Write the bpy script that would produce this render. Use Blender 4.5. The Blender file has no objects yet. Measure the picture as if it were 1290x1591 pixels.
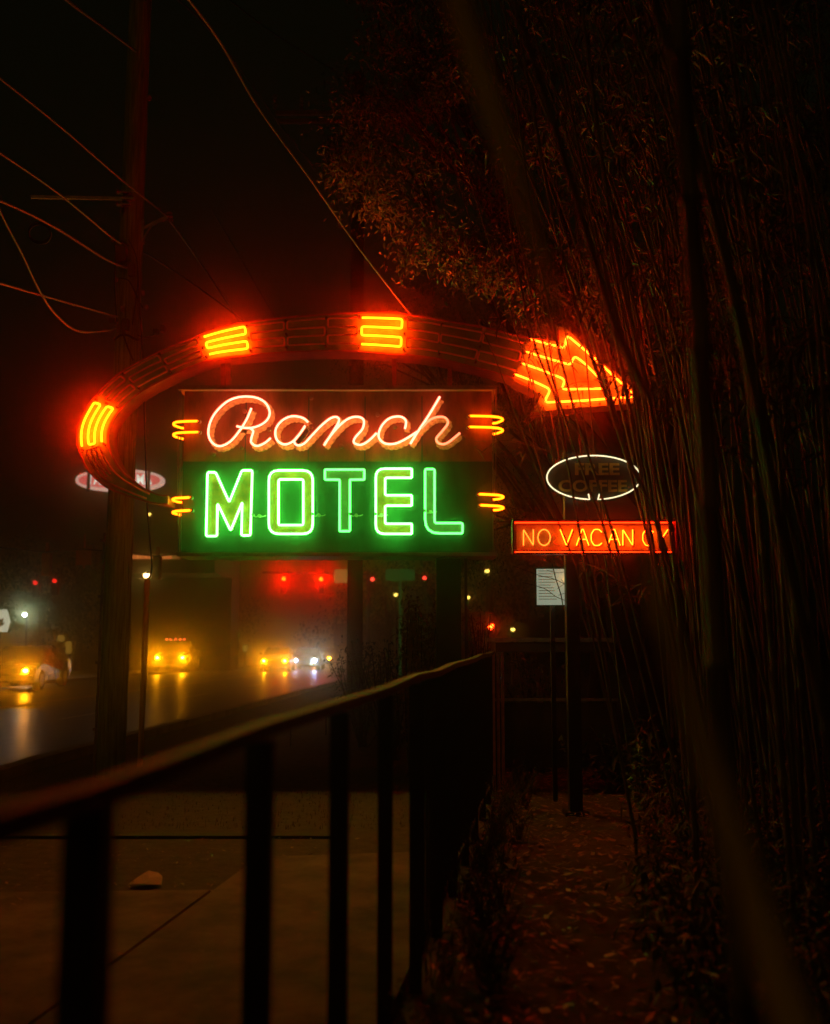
import bpy, math, random
from mathutils import Vector, Matrix
from math import radians, sin, cos, pi, tan, atan

random.seed(11)
scene = bpy.context.scene
COL = scene.collection

# ------------------------------------------------------------------ camera
FPX, HORIZON, CAMZ, CX, CY = 1600.0, 980.0, 1.55, 645.0, 795.5
PITCH = atan((HORIZON - CY) / FPX)
cam_d = bpy.data.cameras.new("camera")
cam = bpy.data.objects.new("camera", cam_d)
COL.objects.link(cam)
cam.location = (0, 0, CAMZ)
cam.rotation_euler = (pi / 2 + PITCH, 0, 0)
cam_d.sensor_fit = 'VERTICAL'
cam_d.sensor_height = 36.0
cam_d.lens = 36.0 * FPX / 1591.0
cam_d.clip_start = 0.05
cam_d.clip_end = 1500
cam_d.dof.use_dof = True
cam_d.dof.focus_distance = 10.3
cam_d.dof.aperture_fstop = 1.45
scene.camera = cam

# ------------------------------------------------------------------ world, added warm fill light, exposure
world = bpy.data.worlds.new("World")
scene.world = world
world.use_nodes = True
wn = world.node_tree
bg = wn.nodes.get("Background") or wn.nodes.new("ShaderNodeBackground")
bg.inputs[0].default_value = (0.55, 0.62, 0.20, 1)
bg.inputs[1].default_value = 0.0028
sun_d = bpy.data.lights.new("night_fill", 'SUN')  # added warm fill from behind left, no lamp in view gives it
sun_d.energy = 0.045
sun_d.angle = radians(12)
sun_d.color = (1.0, 0.40, 0.03)
sun = bpy.data.objects.new("night_fill", sun_d)
COL.objects.link(sun)
sun.rotation_euler = (radians(52), radians(-8), radians(-28))
sun.location = (-6, -6, 12)
scene.view_settings.view_transform = 'Standard'
scene.view_settings.look = 'None'
scene.view_settings.exposure = 0
scene.view_settings.gamma = 1
scene.cycles.use_denoising = True
scene.cycles.volume_bounces = 0
scene.cycles.max_bounces = 6
scene.cycles.diffuse_bounces = 3
scene.cycles.glossy_bounces = 3
scene.cycles.transparent_max_bounces = 8
scene.cycles.sample_clamp_indirect = 0.0
scene.cycles.sample_clamp_direct = 0.0
scene.cycles.use_light_tree = True
scene.cycles.blur_glossy = 1.0


def P(px, py, Y):
    """point of the place seen along a direction, at distance Y down the street"""
    if py == 0:
        py = 985
    x = (px - CX) / FPX
    y = (CY - py) / FPX
    d = Vector((x, cos(PITCH) - y * sin(PITCH), sin(PITCH) + y * cos(PITCH)))
    return Vector((0, 0, CAMZ)) + d * (Y / d.y)


def ground_z(Y):
    return -0.018 * (min(max(Y, 12.0), 90.0) - 12.0)


# ------------------------------------------------------------------ materials
MATS = {}


def mat(name, col, rough=0.6, var=0.15, scale=6.0, bump=0.0, metallic=0.0, stretch=None, col2=None, spec=0.5, thr=None):
    if name in MATS:
        return MATS[name]
    m = bpy.data.materials.new(name)
    m.use_nodes = True
    nt = m.node_tree
    b = nt.nodes["Principled BSDF"]
    b.inputs["Roughness"].default_value = rough
    b.inputs["Metallic"].default_value = metallic
    b.inputs["Specular IOR Level"].default_value = spec
    tc = nt.nodes.new("ShaderNodeTexCoord")
    mp = nt.nodes.new("ShaderNodeMapping")
    nt.links.new(tc.outputs["Object"], mp.inputs[0])
    if stretch:
        mp.inputs["Scale"].default_value = stretch
    nz = nt.nodes.new("ShaderNodeTexNoise")
    nz.inputs["Scale"].default_value = scale
    nz.inputs["Detail"].default_value = 6
    nz.inputs["Roughness"].default_value = 0.65
    nt.links.new(mp.outputs[0], nz.inputs["Vector"])
    rp = nt.nodes.new("ShaderNodeValToRGB")
    lo = [max(0, c * (1 - var)) for c in col]
    hi = [min(1, c * (1 + var)) for c in col] if col2 is None else list(col2)
    rp.color_ramp.elements[0].position = 0.35 if thr is None else thr
    rp.color_ramp.elements[1].position = 0.68 if thr is None else thr + 0.08
    rp.color_ramp.elements[0].color = (*lo, 1)
    rp.color_ramp.elements[1].color = (*hi, 1)
    nt.links.new(nz.outputs[0], rp.inputs[0])
    nt.links.new(rp.outputs[0], b.inputs["Base Color"])
    mr = nt.nodes.new("ShaderNodeMapRange")
    mr.inputs[3].default_value = max(0.05, rough - 0.12)
    mr.inputs[4].default_value = min(1, rough + 0.15)
    nt.links.new(nz.outputs[0], mr.inputs[0])
    nt.links.new(mr.outputs[0], b.inputs["Roughness"])
    if bump:
        bp = nt.nodes.new("ShaderNodeBump")
        bp.inputs["Strength"].default_value = bump
        bp.inputs["Distance"].default_value = 0.02
        nt.links.new(nz.outputs[0], bp.inputs["Height"])
        nt.links.new(bp.outputs[0], b.inputs["Normal"])
    MATS[name] = m
    return m


def emit(name, rgb, strength=1.0):
    if name in MATS:
        return MATS[name]
    m = bpy.data.materials.new(name)
    m.use_nodes = True
    nt = m.node_tree
    b = nt.nodes["Principled BSDF"]
    mx = max(rgb)
    b.inputs["Base Color"].default_value = (0.3, 0.3, 0.3, 1)
    b.inputs["Roughness"].default_value = 0.3
    b.inputs["Emission Color"].default_value = (*[c / mx for c in rgb], 1)
    b.inputs["Emission Strength"].default_value = mx * strength
    MATS[name] = m
    return m


NEON_ARROW = emit("neon_arrow_glow", (115.0, 1.9, 0.02))
NEON_HEAD = emit("neon_head_glow", (80.0, 1.6, 0.06))
NEON_SCRIPT = emit("neon_script_glow", (9.0, 1.3, 0.80))
NEON_SCRIPT_DIM = emit("neon_script_worn", (3.0, 0.6, 0.26))
NEON_GREEN = emit("neon_green_glow", (1.5, 20, 1.7))
NEON_GREEN_DIM = emit("neon_green_worn", (0.45, 7.5, 0.62))
NEON_YELLOW = emit("neon_yellow_glow", (10, 1.2, 0.015))
NEON_WHITE = emit("neon_white_glow", (1.5, 1.3, 0.72))
NEON_VACANCY = emit("neon_vacancy_glow", (45.0, 1.7, 0.05))
NEON_VACANCY_DIM = emit("neon_vacancy_worn", (9.0, 0.75, 0.06))
TUBE_OFF = mat("unlit_tube_glass", (0.95, 0.55, 0.45), 0.3, 0.1, 10)
M_BAND = mat("arrow_face_enamel", (0.17, 0.50, 0.3), 0.42, 0.35, 5.0, 0.15)
M_BANDSIDE = mat("arrow_side_enamel", (0.40, 0.16, 0.07), 0.5, 0.3, 6.0, 0.2)
M_REDBOARD = mat("brown_red_board", (0.28, 0.06, 0.009), 0.5, 0.55, 2.2, 0.15, stretch=(2.5, 2, .8))
M_GREENBOARD = mat("dark_green_board", (0.02, 0.052, 0.03), 0.5, 0.5, 2.2, 0.15, stretch=(2.5, 2, .8))
M_LETTER = mat("yellow_letter_enamel", (0.60, 0.075, 0.02), 0.4, 0.4, 9.0)
M_SCRIPTPAINT = mat("orange_script_enamel", (0.7, 0.62, 0.16), 0.45, 0.45, 28.0, 0.3)
M_TRIM = mat("sign_trim_metal", (0.45, 0.30, 0.20), 0.4, 0.25, 8.0, 0.1)
M_DARKPOST = mat("dark_painted_steel", (0.035, 0.03, 0.028), 0.42, 0.3, 9.0, 0.2)
M_RAIL = mat("worn_rail_paint", (0.06, 0.05, 0.035), 0.6, 0.5, 22.0, 0.5, spec=0.25)
M_WOOD = mat("weathered_pole_wood", (0.30, 0.42, 0.14), 0.8, 0.5, 5.0, 0.6, stretch=(9, 9, 0.5))
M_CABLE = mat("cable_rubber", (0.05, 0.055, 0.048), 0.42, 0.2, 5.0)
M_GALV = mat("galvanised_steel", (0.40, 0.36, 0.33), 0.38, 0.25, 12.0, 0.1, metallic=0.6)
M_PORC = mat("insulator_porcelain", (0.45, 0.33, 0.28), 0.2, 0.1, 5.0)
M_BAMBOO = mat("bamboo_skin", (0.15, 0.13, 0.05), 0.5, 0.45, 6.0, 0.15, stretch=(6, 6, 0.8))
M_BAMBOO_NEAR = mat("lit_bamboo_skin", (0.80, 0.66, 0.17), 0.5, 0.2, 3.0)  # stronger light on the nearest stems put into a paler skin
M_LEAF = mat("bamboo_leaf", (0.07, 0.085, 0.025), 0.5, 0.4, 3.0)
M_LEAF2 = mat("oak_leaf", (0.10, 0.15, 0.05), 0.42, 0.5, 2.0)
M_LEAF3 = mat("orange_lit_leaf", (0.34, 0.18, 0.05), 0.5, 0.4, 2.0)  # orange light on the shrubs put into the leaf colour
M_BARK = mat("tree_bark", (0.08, 0.06, 0.045), 0.9, 0.4, 9.0, 0.6)


# ------------------------------------------------------------------ mesh builder
class MB:
    def __init__(self):
        self.v = []
        self.f = []
        self.mi = []

    def add(self, vs, fs, mi=0):
        o = len(self.v)
        self.v.extend([Vector(p) for p in vs])
        self.f.extend([tuple(i + o for i in f) for f in fs])
        self.mi.extend([mi] * len(fs))
        return self

    def box(self, x0, x1, y0, y1, z0, z1, mi=0):
        vs = [(x0, y0, z0), (x1, y0, z0), (x1, y1, z0), (x0, y1, z0), (x0, y0, z1), (x1, y0, z1), (x1, y1, z1), (x0, y1, z1)]
        fs = [(0, 3, 2, 1), (4, 5, 6, 7), (0, 1, 5, 4), (1, 2, 6, 5), (2, 3, 7, 6), (3, 0, 4, 7)]
        return self.add(vs, fs, mi)

    def bar(self, a, b, w, h=None, mi=0):
        a, b = Vector(a), Vector(b)
        h = h or w
        d = (b - a).normalized()
        up = Vector((0, 0, 1)) if abs(d.z) < 0.9 else Vector((0, 1, 0))
        s = d.cross(up).normalized() * (w / 2)
        u = s.cross(d).normalized() * (h / 2)
        vs = [a - s - u, a + s - u, a + s + u, a - s + u, b - s - u, b + s - u, b + s + u, b - s + u]
        return self.add(vs, [(0, 1, 2, 3), (4, 7, 6, 5), (0, 4, 5, 1), (1, 5, 6, 2), (2, 6, 7, 3), (3, 7, 4, 0)], mi)

    def tube(self, pts, r, n=8, closed=False, mi=0, caps=True):
        pts = [Vector(p) for p in pts]
        q = [pts[0]]
        for p in pts[1:]:
            if (p - q[-1]).length > 1e-5:
                q.append(p)
        if closed and (q[0] - q[-1]).length < 1e-5:
            q.pop()
        pts = q
        N = len(pts)
        if N < 2:
            return self
        rr = r if isinstance(r, (list, tuple)) else None
        T = []
        for i in range(N):
            if closed:
                t = pts[(i + 1) % N] - pts[i - 1]
            else:
                t = pts[min(i + 1, N - 1)] - pts[max(i - 1, 0)]
            if t.length < 1e-7:
                t = Vector((0, 0, 1))
            T.append(t.normalized())
        ref = Vector((0, 1, 0)) if abs(T[0].y) < 0.9 else Vector((1, 0, 0))
        nrm = (ref - T[0] * ref.dot(T[0])).normalized()
        o = len(self.v)
        for i in range(N):
            nrm = nrm - T[i] * nrm.dot(T[i])
            if nrm.length < 1e-5:
                nrm = T[i].orthogonal()
            nrm.normalize()
            bn = T[i].cross(nrm)
            ri = rr[min(int(i * len(rr) / N), len(rr) - 1)] if rr else r
            for k in range(n):
                a = 2 * pi * k / n
                self.v.append(pts[i] + (nrm * cos(a) + bn * sin(a)) * ri)
        for i in range(N if closed else N - 1):
            j = (i + 1) % N
            for k in range(n):
                k2 = (k + 1) % n
                self.f.append((o + i * n + k, o + i * n + k2, o + j * n + k2, o + j * n + k))
                self.mi.append(mi)
        if caps and not closed:
            self.f.append(tuple(o + k for k in reversed(range(n))))
            self.f.append(tuple(o + (N - 1) * n + k for k in range(n)))
            self.mi += [mi, mi]
        return self

    def cyl(self, a, b, r0, r1=None, n=16, mi=0):
        return self.tube([a, b], r0, n, mi=mi) if r1 is None else self._cone(a, b, r0, r1, n, mi)

    def _cone(self, a, b, r0, r1, n, mi):
        a, b = Vector(a), Vector(b)
        d = (b - a).normalized()
        s = d.orthogonal().normalized()
        u = d.cross(s)
        vs = []
        for c, r in ((a, r0), (b, r1)):
            for k in range(n):
                t = 2 * pi * k / n
                vs.append(c + (s * cos(t) + u * sin(t)) * r)
        fs = [(k, (k + 1) % n, n + (k + 1) % n, n + k) for k in range(n)]
        fs += [tuple(reversed(range(n))), tuple(range(n, 2 * n))]
        return self.add(vs, fs, mi)

    def sphere(self, c, r, n=12, m=8, sz=1.0, mi=0):
        c = Vector(c)
        vs = [c + Vector((0, 0, r * sz))]
        for i in range(1, m):
            t = pi * i / m
            for k in range(n):
                a = 2 * pi * k / n
                vs.append(c + Vector((r * sin(t) * cos(a), r * sin(t) * sin(a), r * cos(t) * sz)))
        vs.append(c - Vector((0, 0, r * sz)))
        fs = [(0, 1 + k, 1 + (k + 1) % n) for k in range(n)]
        for i in range(m - 2):
            for k in range(n):
                a = 1 + i * n + k
                b = 1 + i * n + (k + 1) % n
                fs.append((a, a + n, b + n, b))
        e = len(vs) - 1
        fs += [(e, 1 + (m - 2) * n + (k + 1) % n, 1 + (m - 2) * n + k) for k in range(n)]
        return self.add(vs, fs, mi)

    def slab(self, pts, depth, mi=0, side=None):
        """outline facing -Y, extruded backwards by depth"""
        n = len(pts)
        pts = [Vector(p) for p in pts]
        vs = pts + [p + Vector((0, depth, 0)) for p in pts]
        o = len(self.v)
        self.v.extend(vs)
        self.f.append(tuple(o + i for i in range(n)))
        self.f.append(tuple(o + n + i for i in reversed(range(n))))
        self.mi += [mi, mi]
        for i in range(n):
            j = (i + 1) % n
            self.f.append((o + i, o + n + i, o + n + j, o + j))
            self.mi.append(mi if side is None else side)
        return self

    def build(self, name, mats, parent=None, smooth=False, shift=True):
        me = bpy.data.meshes.new(name)
        o = bpy.data.objects.new(name, me)
        COL.objects.link(o)
        org = ORG.get(parent.name, Vector((0, 0, 0))) if parent else Vector((0, 0, 0))
        me.from_pydata([tuple(p - org) for p in self.v], [], self.f)
        for m in (mats if isinstance(mats, (list, tuple)) else [mats]):
            me.materials.append(m)
        me.polygons.foreach_set("material_index", self.mi)
        if smooth:
            me.polygons.foreach_set("use_smooth", [True] * len(me.polygons))
        me.update()
        if parent:
            o.parent = parent
            ORG[o.name] = org
        return o


ORG = {}


def empty(name, loc, label, cat, group=None):
    o = bpy.data.objects.new(name, None)
    COL.objects.link(o)
    o.location = loc
    o.empty_display_size = 0.2
    ORG[o.name] = Vector(loc)
    return tag(o, label, cat, group)


def tag(o, label=None, cat=None, group=None, kind=None):
    if label:
        o["label"] = label
    if cat:
        o["category"] = cat
    if group:
        o["group"] = group
    if kind:
        o["kind"] = kind
    return o


def struct(o):
    o["kind"] = "structure"
    return o


def catmull(pts, k=8):
    pts = [Vector(p) for p in pts]
    out = []
    n = len(pts)
    for i in range(n - 1):
        p0, p1, p2, p3 = pts[max(i - 1, 0)], pts[i], pts[i + 1], pts[min(i + 2, n - 1)]
        for s in range(k):
            t = s / k
            out.append(0.5 * ((2 * p1) + (p2 - p0) * t + (2 * p0 - 5 * p1 + 4 * p2 - p3) * t * t + (3 * p1 - p0 - 3 * p2 + p3) * t ** 3))
    out.append(pts[-1])
    return out


def fillet(pts, rad, closed=False, k=4):
    pts = [Vector(p) for p in pts]
    n = len(pts)
    out = []
    for i in range(n):
        r = rad[i] if isinstance(rad, (list, tuple)) else rad
        if not closed and i in (0, n - 1) or r <= 0:
            out.append(pts[i])
            continue
        a, b, c = pts[i - 1], pts[i], pts[(i + 1) % n]
        r0 = min(r, (a - b).length * 0.48, (c - b).length * 0.48)
        s, e = b + (a - b).normalized() * r0, b + (c - b).normalized() * r0
        for j in range(k + 1):
            t = j / k
            out.append(s * (1 - t) ** 2 + b * 2 * t * (1 - t) + e * t * t)
    return out


def copy_tree(o, parent=None):
    c = o.copy()
    COL.objects.link(c)
    if parent:
        c.parent = parent
    for ch in list(o.children):
        copy_tree(ch, c)
    return c


def text_mesh(s, size, bold=0.0):
    cu = bpy.data.curves.new("lettering", 'FONT')
    cu.body = s
    cu.size = size
    cu.align_x = 'CENTER'
    cu.align_y = 'CENTER'
    cu.offset = bold
    cu.resolution_u = 3
    t = bpy.data.objects.new("lettering", cu)
    COL.objects.link(t)
    dg = bpy.context.evaluated_depsgraph_get()
    me = t.evaluated_get(dg).to_mesh()
    vs = [v.co.copy() for v in me.vertices]
    fs = [tuple(p.vertices) for p in me.polygons]
    t.evaluated_get(dg).to_mesh_clear()
    bpy.data.objects.remove(t)
    bpy.data.curves.remove(cu)
    return vs, fs


def add_text(mb, s, c, w, h, bold=0.0, mi=0, yoff=0.0):
    """lettering standing in an X-Z plane centred on c, fitted to w by h"""
    vs, fs = text_mesh(s, 1.0, bold)
    x0, x1 = min(v.x for v in vs), max(v.x for v in vs)
    y0, y1 = min(v.y for v in vs), max(v.y for v in vs)
    c = Vector(c)
    mb.add([c + Vector(((v.x - (x0 + x1) / 2) / (x1 - x0) * w, yoff, (v.y - (y0 + y1) / 2) / (y1 - y0) * h)) for v in vs], fs, mi)


# ================================================================== GROUND, ROAD, PAVEMENT
def mat_ground():
    return mat("dirt_and_mulch", (0.085, 0.06, 0.035), 0.9, 0.5, 9.0, 0.8)


ys = [-30, 0, 4, 8, 12, 20, 30, 45, 60, 90, 150, 250]
mb = MB()
for y in ys:
    for x in (-250, -40, -10, 0, 10, 40, 250):
        mb.v.append(Vector((x, y, ground_z(y))))
for i in range(len(ys) - 1):
    for j in range(6):
        a = i * 7 + j
        mb.f.append((a, a + 1, a + 8, a + 7))
        mb.mi.append(0)
struct(mb.build("ground", mat_ground()))


def strip(name, x0, x1, y0, y1, slope, z, m, h=0.0, zrel=True):
    """a sheet between two lines that run down the street"""
    mb = MB()
    st = [y for y in [y0] + [q for q in (4, 8, 12, 20, 30, 45, 60, 90, 150) if y0 < q < y1] + [y1]]
    for y in st:
        gz = ground_z(y)
        xa, xb = x0 + slope * y, x1 + slope * y
        mb.v += [Vector((xa, y, gz + z)), Vector((xb, y, gz + z)), Vector((xb, y, gz - 0.02)), Vector((xa, y, gz - 0.02))]
    for i in range(len(st) - 1):
        o = i * 4
        mb.f += [(o, o + 1, o + 5, o + 4)]
        mb.mi += [0]
        if h:
            mb.f += [(o + 1, o + 2, o + 6, o + 5), (o + 3, o, o + 4, o + 7)]
            mb.mi += [0, 0]
    if h:
        mb.f += [(0, 3, 2, 1)]
        mb.mi += [0]
    return mb.build(name, m)


def road_material():
    m = bpy.data.materials.new("damp_asphalt")
    m.use_nodes = True
    nt = m.node_tree
    b = nt.nodes["Principled BSDF"]
    b.inputs["Specular IOR Level"].default_value = 0.32
    tc = nt.nodes.new("ShaderNodeTexCoord")
    mp = nt.nodes.new("ShaderNodeMapping")
    mp.inputs["Scale"].default_value = (1.0, 0.12, 1)
    nt.links.new(tc.outputs["Object"], mp.inputs[0])
    n1 = nt.nodes.new("ShaderNodeTexNoise")
    n1.inputs["Scale"].default_value = 1.1
    n1.inputs["Detail"].default_value = 5
    nt.links.new(mp.outputs[0], n1.inputs["Vector"])
    r = nt.nodes.new("ShaderNodeValToRGB")
    r.color_ramp.elements[0].color = (0.10, 0.085, 0.045, 1)
    r.color_ramp.elements[1].color = (0.19, 0.16, 0.08, 1)
    r.color_ramp.elements[0].position = 0.35
    r.color_ramp.elements[1].position = 0.7
    nt.links.new(n1.outputs[0], r.inputs[0])
    nt.links.new(r.outputs[0], b.inputs["Base Color"])
    mr = nt.nodes.new("ShaderNodeMapRange")
    mr.inputs[1].default_value = 0.35
    mr.inputs[2].default_value = 0.68
    mr.inputs[3].default_value = 0.33
    mr.inputs[4].default_value = 0.40
    nt.links.new(n1.outputs[0], mr.inputs[0])
    nt.links.new(mr.outputs[0], b.inputs["Roughness"])
    n2 = nt.nodes.new("ShaderNodeTexNoise")
    n2.inputs["Scale"].default_value = 2.2
    n2.inputs["Detail"].default_value = 3
    nt.links.new(tc.outputs["Object"], n2.inputs["Vector"])
    bp = nt.nodes.new("ShaderNodeBump")
    bp.inputs["Strength"].default_value = 0.35
    bp.inputs["Distance"].default_value = 0.05
    nt.links.new(n2.outputs[0], bp.inputs["Height"])
    nt.links.new(bp.outputs[0], b.inputs["Normal"])
    return m


M_ROAD = road_material()
M_CONC = mat("old_concrete", (0.30, 0.25, 0.19), 0.85, 0.3, 3.0, 0.35)
M_CONC2 = mat("pavement_concrete", (0.20, 0.15, 0.105), 0.85, 0.55, 3.1, 0.6)
M_MARK = mat("road_paint", (0.55, 0.50, 0.38), 0.5, 0.5, 6.0)
M_YMARK = mat("yellow_road_paint", (0.55, 0.36, 0.05), 0.5, 0.5, 6.0)
RS = 0.042
struct(strip("road", -16.2, -4.9, -20, 200, RS, 0.006, M_ROAD))
struct(strip("kerb", -4.9, -4.72, -20, 200, RS, 0.12, M_CONC, 1))
struct(strip("far_kerb", -16.5, -16.2, -20, 200, RS, 0.13, M_CONC, 1))
struct(strip("far_pavement", -19.0, -16.5, -20, 200, RS, 0.11, M_CONC2, 1))
mb = MB()
for dx in (-0.14, 0.08):
    x = -10.6 + dx
    for a, b in ((-20, 12), (12, 90), (90, 200)):
        mb.add([(x + RS * a, a, ground_z(a) + .011), (x + .11 + RS * a, a, ground_z(a) + .011), (x + .11 + RS * b, b, ground_z(b) + .011), (x + RS * b, b, ground_z(b) + .011)], [(0, 1, 2, 3)])
struct(mb.build("road_centre_line", M_YMARK))
mb = MB()
for x in (-13.4, -7.7):
    for k in range(16):
        a = 2 + k * 9.0
        b = a + 3
        mb.add([(x + RS * a, a, ground_z(a) + .011), (x + .12 + RS * a, a, ground_z(a) + .011), (x + .12 + RS * b, b, ground_z(b) + .011), (x + RS * b, b, ground_z(b) + .011)], [(0, 1, 2, 3)])
struct(mb.build("road_lane_line", M_MARK))


def slab_poly(name, pts, z0, z1, m):
    mb = MB()
    n = len(pts)
    mb.v = [Vector((x, y, z1)) for x, y in pts] + [Vector((x, y, z0)) for x, y in pts]
    mb.f = [tuple(range(n))] + [(i, n + i, n + (i + 1) % n, (i + 1) % n) for i in range(n)]
    mb.mi = [0] * (n + 1)
    return mb.build(name, m)


def gp(px, py):
    Y = CAMZ * FPX / (py - HORIZON)
    q = P(px, py, Y)
    return (q.x, q.y)


# the pavement: a long walk beside the railing and a wide slab to its left, with a joint between them
g1, g2 = gp(398, 1330), gp(200, 1470)
jd = ((g1[0] - g2[0]) / (g1[1] - g2[1]))
def jx(y): return g1[0] + jd * (y - g1[1])
mb_pts = [(jx(-6) + .012, -6), (jx(7.15) + .012, 7.15), (jx(7.15) + 1.0, 7.35), (2.9, 7.5), (2.9, -6)]
# keep the walk on the street side of the railing
def fx(y): return -0.635 + 0.1365 * y
mb_pts = [(jx(-6) + .012, -6), (jx(7.1) + .012, 7.1), (fx(7.3) - .05, 7.3), (fx(-6) - .05, -6)]
struct(slab_poly("pavement", [mb_pts[i] for i in (0, 3, 2, 1)], -0.05, 0.05, M_CONC2))
struct(slab_poly("pavement_slab", [(-6.0, -6), (jx(-6) - .012, -6), (jx(6.2) - .012, 6.25), (-2.35, 6.2), (-6.0, 6.05)], -0.05, 0.042, M_CONC2))
# low kerb stones across the verge, the sign's green reflection put into their colour
mb = MB()
mb.box(-4.9, -0.55, 7.95, 8.07, -0.05, 0.022)
struct(mb.build("verge_kerb", mat("green_lit_kerb_stone", (.06, .075, .03), .9, .4, 6, .4)))

# dry grass on the verge: leaf-size blades
def blades(name, spots, hmin, hmax, w, m, lean=0.5):
    mb = MB()
    for (x, y) in spots:
        z = ground_z(y)
        h = random.uniform(hmin, hmax)
        a = random.uniform(0, 2 * pi)
        d = Vector((cos(a), sin(a), 0))
        s = Vector((-sin(a), cos(a), 0)) * w * random.uniform(.6, 1.2)
        l = random.uniform(.1, lean) * h
        b = Vector((x, y, z))
        o = len(mb.v)
        mb.v += [b - s, b + s, b + d * l * .4 + Vector((0, 0, h * .6)) + s * .7, b + d * l * .4 + Vector((0, 0, h * .6)) - s * .7, b + d * l + Vector((0, 0, h))]
        mb.f += [(o, o + 1, o + 2, o + 3), (o + 3, o + 2, o + 4)]
        mb.mi += [0, 0]
    return mb.build(name, m)


M_GRASS = mat("dry_grass", (0.13, 0.10, 0.035), 0.7, 0.4, 3.0)
sp = [(random.uniform(-4.6, 0.2), 8.3 + 5.0 * random.random() ** 1.3) for _ in range(4500)]
tag(blades("grass", sp, .006, .04, .003, M_GRASS), "short dry grass on the verge between pavement and road", "grass", kind="stuff")


def litter(name, spots, s0, s1, m):
    mb = MB()
    for (x, y) in spots:
        a = random.uniform(0, 2 * pi)
        L = random.uniform(s0, s1)
        W = L * random.uniform(.18, .5)
        t = random.uniform(-.5, .5)
        u = Vector((cos(a), sin(a), t * .6)) * L / 2
        v = Vector((-sin(a), cos(a), random.uniform(-.5, .5))) * W / 2
        c = Vector((x, y, ground_z(y) + random.uniform(.008, .045) + abs(u.z) + (.035 if name == 'debris' and y < 6.3 else 0)))
        o = len(mb.v)
        mb.v += [c - u, c - v, c + u, c + v]
        mb.f += [(o, o + 1, o + 2, o + 3)]
        mb.mi += [0]
    return mb.build(name, m)


M_LITTER = mat("fallen_leaf", (0.30, 0.17, 0.07), 0.4, 0.5, 3.0)
sp = []
while len(sp) < 12000:
    y = random.uniform(1.5, 12)
    x = random.uniform(fx(y) + .05, 4.6)
    sp.append((x, y))
tag(litter("leaf_litter", sp, .02, .085, M_LITTER), "fallen bamboo leaves covering the ground right of the railing", "leaf litter", kind="stuff")
sp = [(random.uniform(-4.6, -.4), random.uniform(6.2, 7.9)) for _ in range(500)] + [(random.uniform(-2.6, .3), random.uniform(2.6, 6.3)) for _ in range(160)]
tag(litter("debris", sp, .015, .05, M_LITTER), "scattered leaf bits on the dirt and pavement left of the railing", "debris", kind="stuff")

# crumpled paper
mb = MB()
q0 = Vector((*gp(228, 1362), 0.0))
c = q0
pp = [(-.105, -.02, .0), (.0, -.055, .012), (.10, -.03, .0), (.085, .05, .03), (.04, .13, .035), (-.02, .12, .05), (-.07, .05, .025), (.01, .015, .03)]
mb.add([c + Vector(p) + Vector((0, 0, .02)) for p in pp], [(0, 1, 7), (1, 2, 7), (2, 3, 7), (3, 4, 7), (4, 5, 7), (5, 6, 7), (6, 0, 7)])
o = mb.build("crumpled_paper", mat("paper", (0.62, 0.5, 0.4), 0.8, 0.1, 9))
tag(o, "crumpled piece of pale paper lying at the pavement slab's edge", "litter")
sm = o.modifiers.new("thickness", 'SOLIDIFY')
sm.thickness = 0.004

# ================================================================== RAILING
rl = empty("metal_railing", (fx(0), 0, 0), "dark steel railing with square posts running away beside the pavement", "railing")
RH = 1.335
mb = MB()
pts = []
for y in [-1.6, -.5, .6, 1.43, 2.24, 3.05, 3.86, 4.67, 5.48, 6.29, 7.1, 7.91, 8.72, 9.53, 10.3]:
    pts.append(Vector((fx(y), y, RH + 0.008 * sin(y * 3.1))))
for a, b in zip(pts, pts[1:]):
    mb.bar(a, b, .045, .03)
mb.build("top_rail", M_RAIL, rl)
mb = MB()
for a, b in zip(pts[9:], pts[10:]):
    mb.bar(a - Vector((0, 0, 1.18)), b - Vector((0, 0, 1.18)), .03, .03)
for y in [-.2] + [1.43 + .81 * k for k in range(12)]:
    m2 = MB()
    x = fx(y)
    m2.box(x - .0275, x + .0275, y - .0275, y + .0275, -.02, RH - .019)
    m2.build("post", M_DARKPOST, rl)
for y in [4.805 + .135 * k for k in range(41)]:
    if all(abs(y - (1.43 + .81 * k)) > .05 for k in range(12)):
        x = fx(y)
        mb.box(x - .008, x + .008, y - .008, y + .008, .15, RH - .02)
mb.build("picket_panel", M_DARKPOST, rl)

# gate between the railing's corner and the sign post
gy = 10.3
gt = empty("metal_gate", (fx(gy), gy, 0), "low steel gate panel between railing corner and the sign post", "gate")
mb = MB()
mb.box(.78, 2.0, gy - .02, gy + .02, P(0, 1089, gy).z, P(0, 1085, gy).z)
mb.build("rail", mat("bright_rail_steel", (.45, .36, .22), .4, .3, 20), gt)
mb = MB()
mb.box(.72, 2.0, gy - .02, gy + .05, P(0, 997, gy).z, P(0, 991, gy).z)
mb.build("rail", mat("bright_rail_steel", (.45, .36, .22)), gt)
mb = MB()
mb.box(.80, 1.98, gy + .005, gy + .02, .22, P(0, 1092, gy).z)
mb.box(.80, 1.98, gy + .005, gy + .02, P(0, 1010, gy).z - .02, P(0, 998, gy).z)
mb.build("sheet_panel", mat("brown_sheet_metal", (.10, .07, .045), .6, .4, 4, .3), gt)
for k, px in enumerate((764, 771, 778)):
    m2 = MB()
    x = P(px + 2, 0, gy - .1).x
    m2.box(x - .014, x + .014, gy - .14, gy - .10, -.02, P(0, 1014, gy).z)
    m2.build("post", mat("red_lit_steel", (.62, .22, .16), .4, .3, 8), gt)  # red light from the sign put into the post colour

# ================================================================== MOTEL SIGN
SY = 10.4


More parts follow.
